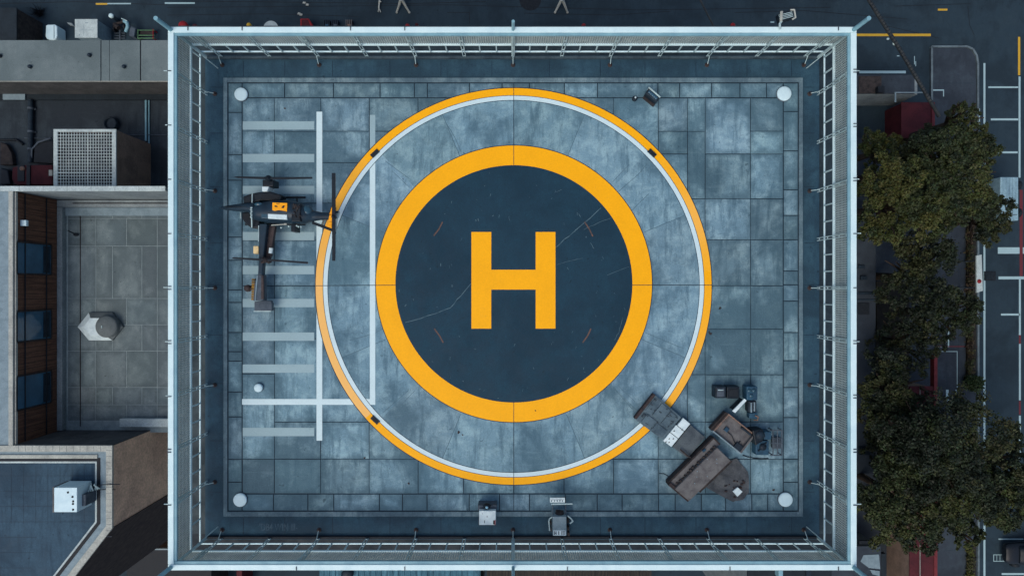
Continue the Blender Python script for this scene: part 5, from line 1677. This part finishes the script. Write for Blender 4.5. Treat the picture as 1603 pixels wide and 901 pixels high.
b = MB(); b.loft([cs(1596, 868, .66, .1, G + 1.0), cs(1608, 868, .62, .36, G + 1.08), cs(1640, 868, .62, .38, G + 1.08), cs(1655, 868, .62, .1, G + 1.0)], 24, p=3.0); b.build('cabin', 'heli_black', t)
b = MB(); b.pbox(1609, 856.5, 1640, 879.5, G + 1.44, G + 1.49); b.build('roof', 'car', t, .02)
for x in (1588, 1652):
    for y in (853.5, 882.5):
        p = PX(x, y, G + .32); b = MB(); b.tube((p[0], p[1] - .1, G + .32), (p[0], p[1] + .1, G + .32), .32, n=20); b.build('wheel', 'black', t)
for y in (858, 878):
    p = PX(1578.3, y, G + .7); b = MB(); b.ball((p[0], p[1], G + .7), (.08, .14, .07), nu=10, nv=6); b.build('headlight', 'lens', t)
road_line([(1555, 867, 1577, 868), (1555, 877, 1577, 878), (1555, 868, 1556, 877), (1560, 868, 1560.7, 877), (1565, 868, 1565.7, 877), (1570, 868, 1570.7, 877), (1576, 868, 1577, 877)], 'line_white')

# ------------------------------------------------------------------ trees
def tree(x, y, rpx, ztop, seed, lab, pal, n=9000, flat=.62, squash=(1, 1), leaf=.088, name='street_tree'):
    zc = ztop - 2.6
    p = PX(x, y, zc)
    rr = rpx * (H_CAM - zc) / F
    t = thing(name, lab, 'tree', (p[0], p[1], GROUND), 'trees along the street beside the tower')
    r_ = np.random.default_rng(seed)
    b = MB()
    b.tube((p[0], p[1], GROUND), (p[0] + .15, p[1] - .1, zc - 1.5), .32, .2, n=10)
    tips = []
    for k in range(9):
        a = k * 2.4 + r_.random()
        L = rr * (.45 + .4 * r_.random())
        e = (p[0] + L * math.cos(a) * squash[0], p[1] + L * math.sin(a) * squash[1], zc + r_.uniform(-.8, .9))
        m_ = ((p[0] + e[0]) / 2, (p[1] + e[1]) / 2, (zc - 1.5 + e[2]) / 2 + .2)
        b.tube((p[0] + .15, p[1] - .1, zc - 1.6), m_, .13, .09, n=7); b.tube(m_, e, .09, .03, n=6)
    b.build('trunk', 'bark', t)
    cl = []
    nl = int(9 + rpx * .17)
    for k in range(nl):
        # lobes carried by the limbs: high ones near the middle, low ones at the rim, gaps between
        a = k * 2.4 + r_.normal() * .35
        q = math.sqrt((k + .5) / nl) * r_.uniform(.85, 1.1)
        lr = rr * r_.uniform(.17, .34)
        lc = np.array((p[0] + rr * .8 * q * math.cos(a) * squash[0], p[1] + rr * .8 * q * math.sin(a) * squash[1],
                       zc + rr * flat * (max(0, 1 - q * q) ** .5 * r_.uniform(.5, 1.0) - .3) + r_.uniform(-.7, .5)))
        ci = r_.integers(len(pal))
        for m_ in range(int(9 + lr * 5)):
            d_ = r_.normal(size=3); d_ /= np.linalg.norm(d_); d_[2] = abs(d_[2]) * .8 - .1
            cr = lr * r_.uniform(.2, .42)
            cl.append((lc + d_ * lr * r_.uniform(.5, 1.12), np.array((cr, cr, cr * .55)) * r_.uniform(.8, 1.25, 3), ci if r_.random() < .7 else r_.integers(len(pal))))
    leaves(None, None, n, leaf, pal, seed + 100, cl, .45).build('crown', 'leaf', t)


OL = [(.047, .058, .018), (.034, .044, .016), (.026, .037, .015), (.062, .068, .020)]
DK = [(.020, .028, .014), (.014, .021, .012), (.032, .038, .015), (.016, .024, .015)]
MID = [(.034, .046, .017), (.024, .035, .016), (.050, .060, .020), (.019, .028, .015)]
tree(1448, 318, 66, -15.5, 16, 'mid green crown filling in behind the olive tree toward the van', MID, 15000)
tree(1525, 232, 44, -15.5, 17, 'green crown reaching over the pavement kerb below the sparse crown', MID, 8000)
tree(1378, 232, 40, -15.5, 18, 'olive crown between the kiosk and the upper right fence', OL, 7000)
tree(1402, 692, 66, -17.5, 19, 'black low crown hugging the fence between two lower trees', DK, 11000)
tree(1572, 790, 44, -17, 20, 'low dark crown over the road line at the lower right', DK + MID[:1], 7000)
tree(1398, 318, 80, -12.5, 1, 'olive brown tree crown against the upper right fence below the red shed', OL, 26000)
tree(1486, 275, 80, -13.5, 2, 'large green tree crown reaching the parked van', MID + OL[1:3], 26000)
tree(1440, 252, 52, -15.0, 3, 'dark green crown touching the red roofed shed', DK + MID[:1], 14000)
tree(1502, 184, 30, -15, 4, 'small sparse crown right of the red roofed shed', MID, 1900)
tree(1540, 340, 50, -15.5, 5, 'dark crown overhanging the white road line beside the van', DK + MID[:1], 11000)
tree(1440, 430, 74, -16.5, 6, 'very dark crown over the soil bed, below the olive tree', DK, 17000)
tree(1484, 490, 50, -17, 7, 'smaller dark crown just above the white box lines on the pavement', DK + MID[1:2], 9000)
tree(1420, 535, 58, -18, 15, 'blackish low crown between the soil bed and the long red roofed house', DK, 7000)
tree(1398, 612, 66, -15.5, 8, 'brownish crown against the fence above the big lower trees', OL[1:3] + DK, 16000)
tree(1466, 696, 108, -13.5, 9, 'biggest dark crown of the lower group, nearest the fence', DK + MID[:2], 30000)
tree(1404, 775, 82, -14, 10, 'olive green crown low against the fence by the corner shed', MID + OL[1:2], 22000)
tree(1512, 764, 84, -14.5, 11, 'mid green crown over the pavement above the yellow green hedge', MID + DK[:2], 22000)
tree(1580, 725, 74, -15, 12, 'crown reaching the right edge across the road line', MID + DK, 18000)
tree(1432, 815, 56, -16, 13, 'dark lower crown over the red roofed house', DK, 11000)
tree(1514, 836, 28, -17, 14, 'small thin crown at the top of the yellow green hedge', MID, 3000)

# ================================================================== slivers below the fence
t = thing('teal_roof_building', 'low building with a ribbed teal metal roof below the fence', 'building', (*PX(620, 920, -14)[:2], GROUND))
zr = -14
b = MB(); b.pbox(502, 880, 750, 1000, GROUND, zr - .1); b.build('wall', 'render', t)
b = MB(); b.pbox(500, 878, 752, 1001, zr - .098, zr); b.build('roof', 'teal_roof', t)
b = MB()
for x in range(506, 752, 9):
    b.pbox(x - .7, 879, x + .7, 1000, zr + .001, zr + .06)
b.build('roof_rib', 'teal_roof', t)
b = MB(); p = PX(545, 896, zr); b.lathe(p[0], p[1], [(.35, zr + .002), (.35, zr + .2), (.2, zr + .3), (.02, zr + .32)], 24); b.build('roof_vent', 'machine_dark', t)
t = thing('timber_roof_building', 'building with an old dark timber roof below the right half of the fence', 'building', (*PX(880, 920, -14)[:2], GROUND))
b = MB(); b.pbox(764, 880, 1018, 1000, GROUND, zr - .1); b.build('wall', 'render', t)
b = MB(); b.pbox(762, 878, 1020, 1001, zr - .098, zr); b.build('roof', 'timber', t)
b = MB()
for x in range(766, 1020, 5):
    b.pbox(x - .3, 879, x + .3, 1000, zr + .001, zr + .03)
b.build('plank_gap', 'black', t)
t = thing('flat_roof_building', 'grey flat roofed block below the fence toward the lower right corner', 'building', (*PX(1200, 920, -14)[:2], GROUND))
b = MB(); b.pbox(1172, 880, 1300, 1000, GROUND, zr - .1); b.build('wall', 'render', t)
b = MB(); b.pbox(1170, 878, 1302, 1001, zr - .098, zr); b.build('roof', 'gutter', t)
b = MB(); b.pbox(1219, 892, 1226, 905, zr + .002, zr + .6); b.build('roof_duct', 'rail_in', t, .03)
b = MB(); b.pbox(1262, 889, 1270, 930, zr + .002, zr + .1); b.build('roof_pipe', 'machine_dark', t)
b = MB(); b.pbox(370, 890, 379, 930, GROUND, GROUND + 2.0)
tag(b.build('red_gate', 'red_dull', None, .03), 'narrow dark red gate below the lower left part of the fence', 'gate')
t = thing('lower_left_shed', 'dark shed with pale gutter near the lower left fence corner', 'shed', (*PX(235, 870, G)[:2], G))
zr = G + 3
b = MB(); b.pbox(200, 858, 330, 960, G, zr - .1); b.build('wall', 'brown_dark', t)
b = MB(); b.pbox(198, 856, 331, 961, zr - .098, zr); b.build('roof', 'black', t, .02)
b = MB(); b.pbox(216, 858, 331, 860, zr + .002, zr + .06); b.build('gutter', 'grey_mid', t)
b = MB(); p = PX(195, 865, G); b.ball((p[0], p[1], G + .1), (.28, .14, .1)); p = PX(148, 893, G); b.ball((p[0], p[1], G + .1), (.2, .12, .1))
tag(b.build('pale_bags', 'coping'), 'two small pale bags on the dark ground by the corner building', 'bags')

# ================================================================== camera, light, world
cam = bpy.data.cameras.new('camera')
cam.sensor_width = 36
cam.lens = 36 * F / 1603
cam.clip_start = 0.1
cam.clip_end = 1500
co = bpy.data.objects.new('camera', cam); col.objects.link(co)
co.location = (0, 0, H_CAM)
co.rotation_euler = (0, 0, 0)
sc.camera = co

SUN_EL, SUN_AZ = 58, 215       # azimuth: compass degrees, from the lower left of the picture
w = bpy.data.worlds.new('World'); sc.world = w
w.use_nodes = True
nt = w.node_tree
bg = nt.nodes['Background']
sky = nt.nodes.new('ShaderNodeTexSky')
sky.sky_type = 'NISHITA'
sky.sun_disc = False
sky.sun_elevation = R(SUN_EL)
sky.sun_rotation = R(SUN_AZ)
sky.air_density = 1.0
sky.dust_density = 3.0
sky.ozone_density = 1.0
nt.links.new(sky.outputs[0], bg.inputs[0])
bg.inputs[1].default_value = 0.15
sl = bpy.data.lights.new('sun', 'SUN')
sl.energy = 1.0
sl.angle = R(40)
sl.color = (1.0, 0.95, 0.88)
so = bpy.data.objects.new('sun', sl); col.objects.link(so)
d = Vector((math.sin(R(SUN_AZ)) * math.cos(R(SUN_EL)), math.cos(R(SUN_AZ)) * math.cos(R(SUN_EL)), math.sin(R(SUN_EL))))
so.rotation_euler = (-d).to_track_quat('-Z', 'Y').to_euler()
so.location = d * 60

vs = sc.view_settings
vs.view_transform = 'Standard'
vs.look = 'None'
vs.exposure = 0.2
vs.gamma = 1.0
sc.render.engine = 'CYCLES'
sc.cycles.use_denoising = True
sc.cycles.max_bounces = 5
sc.cycles.diffuse_bounces = 3
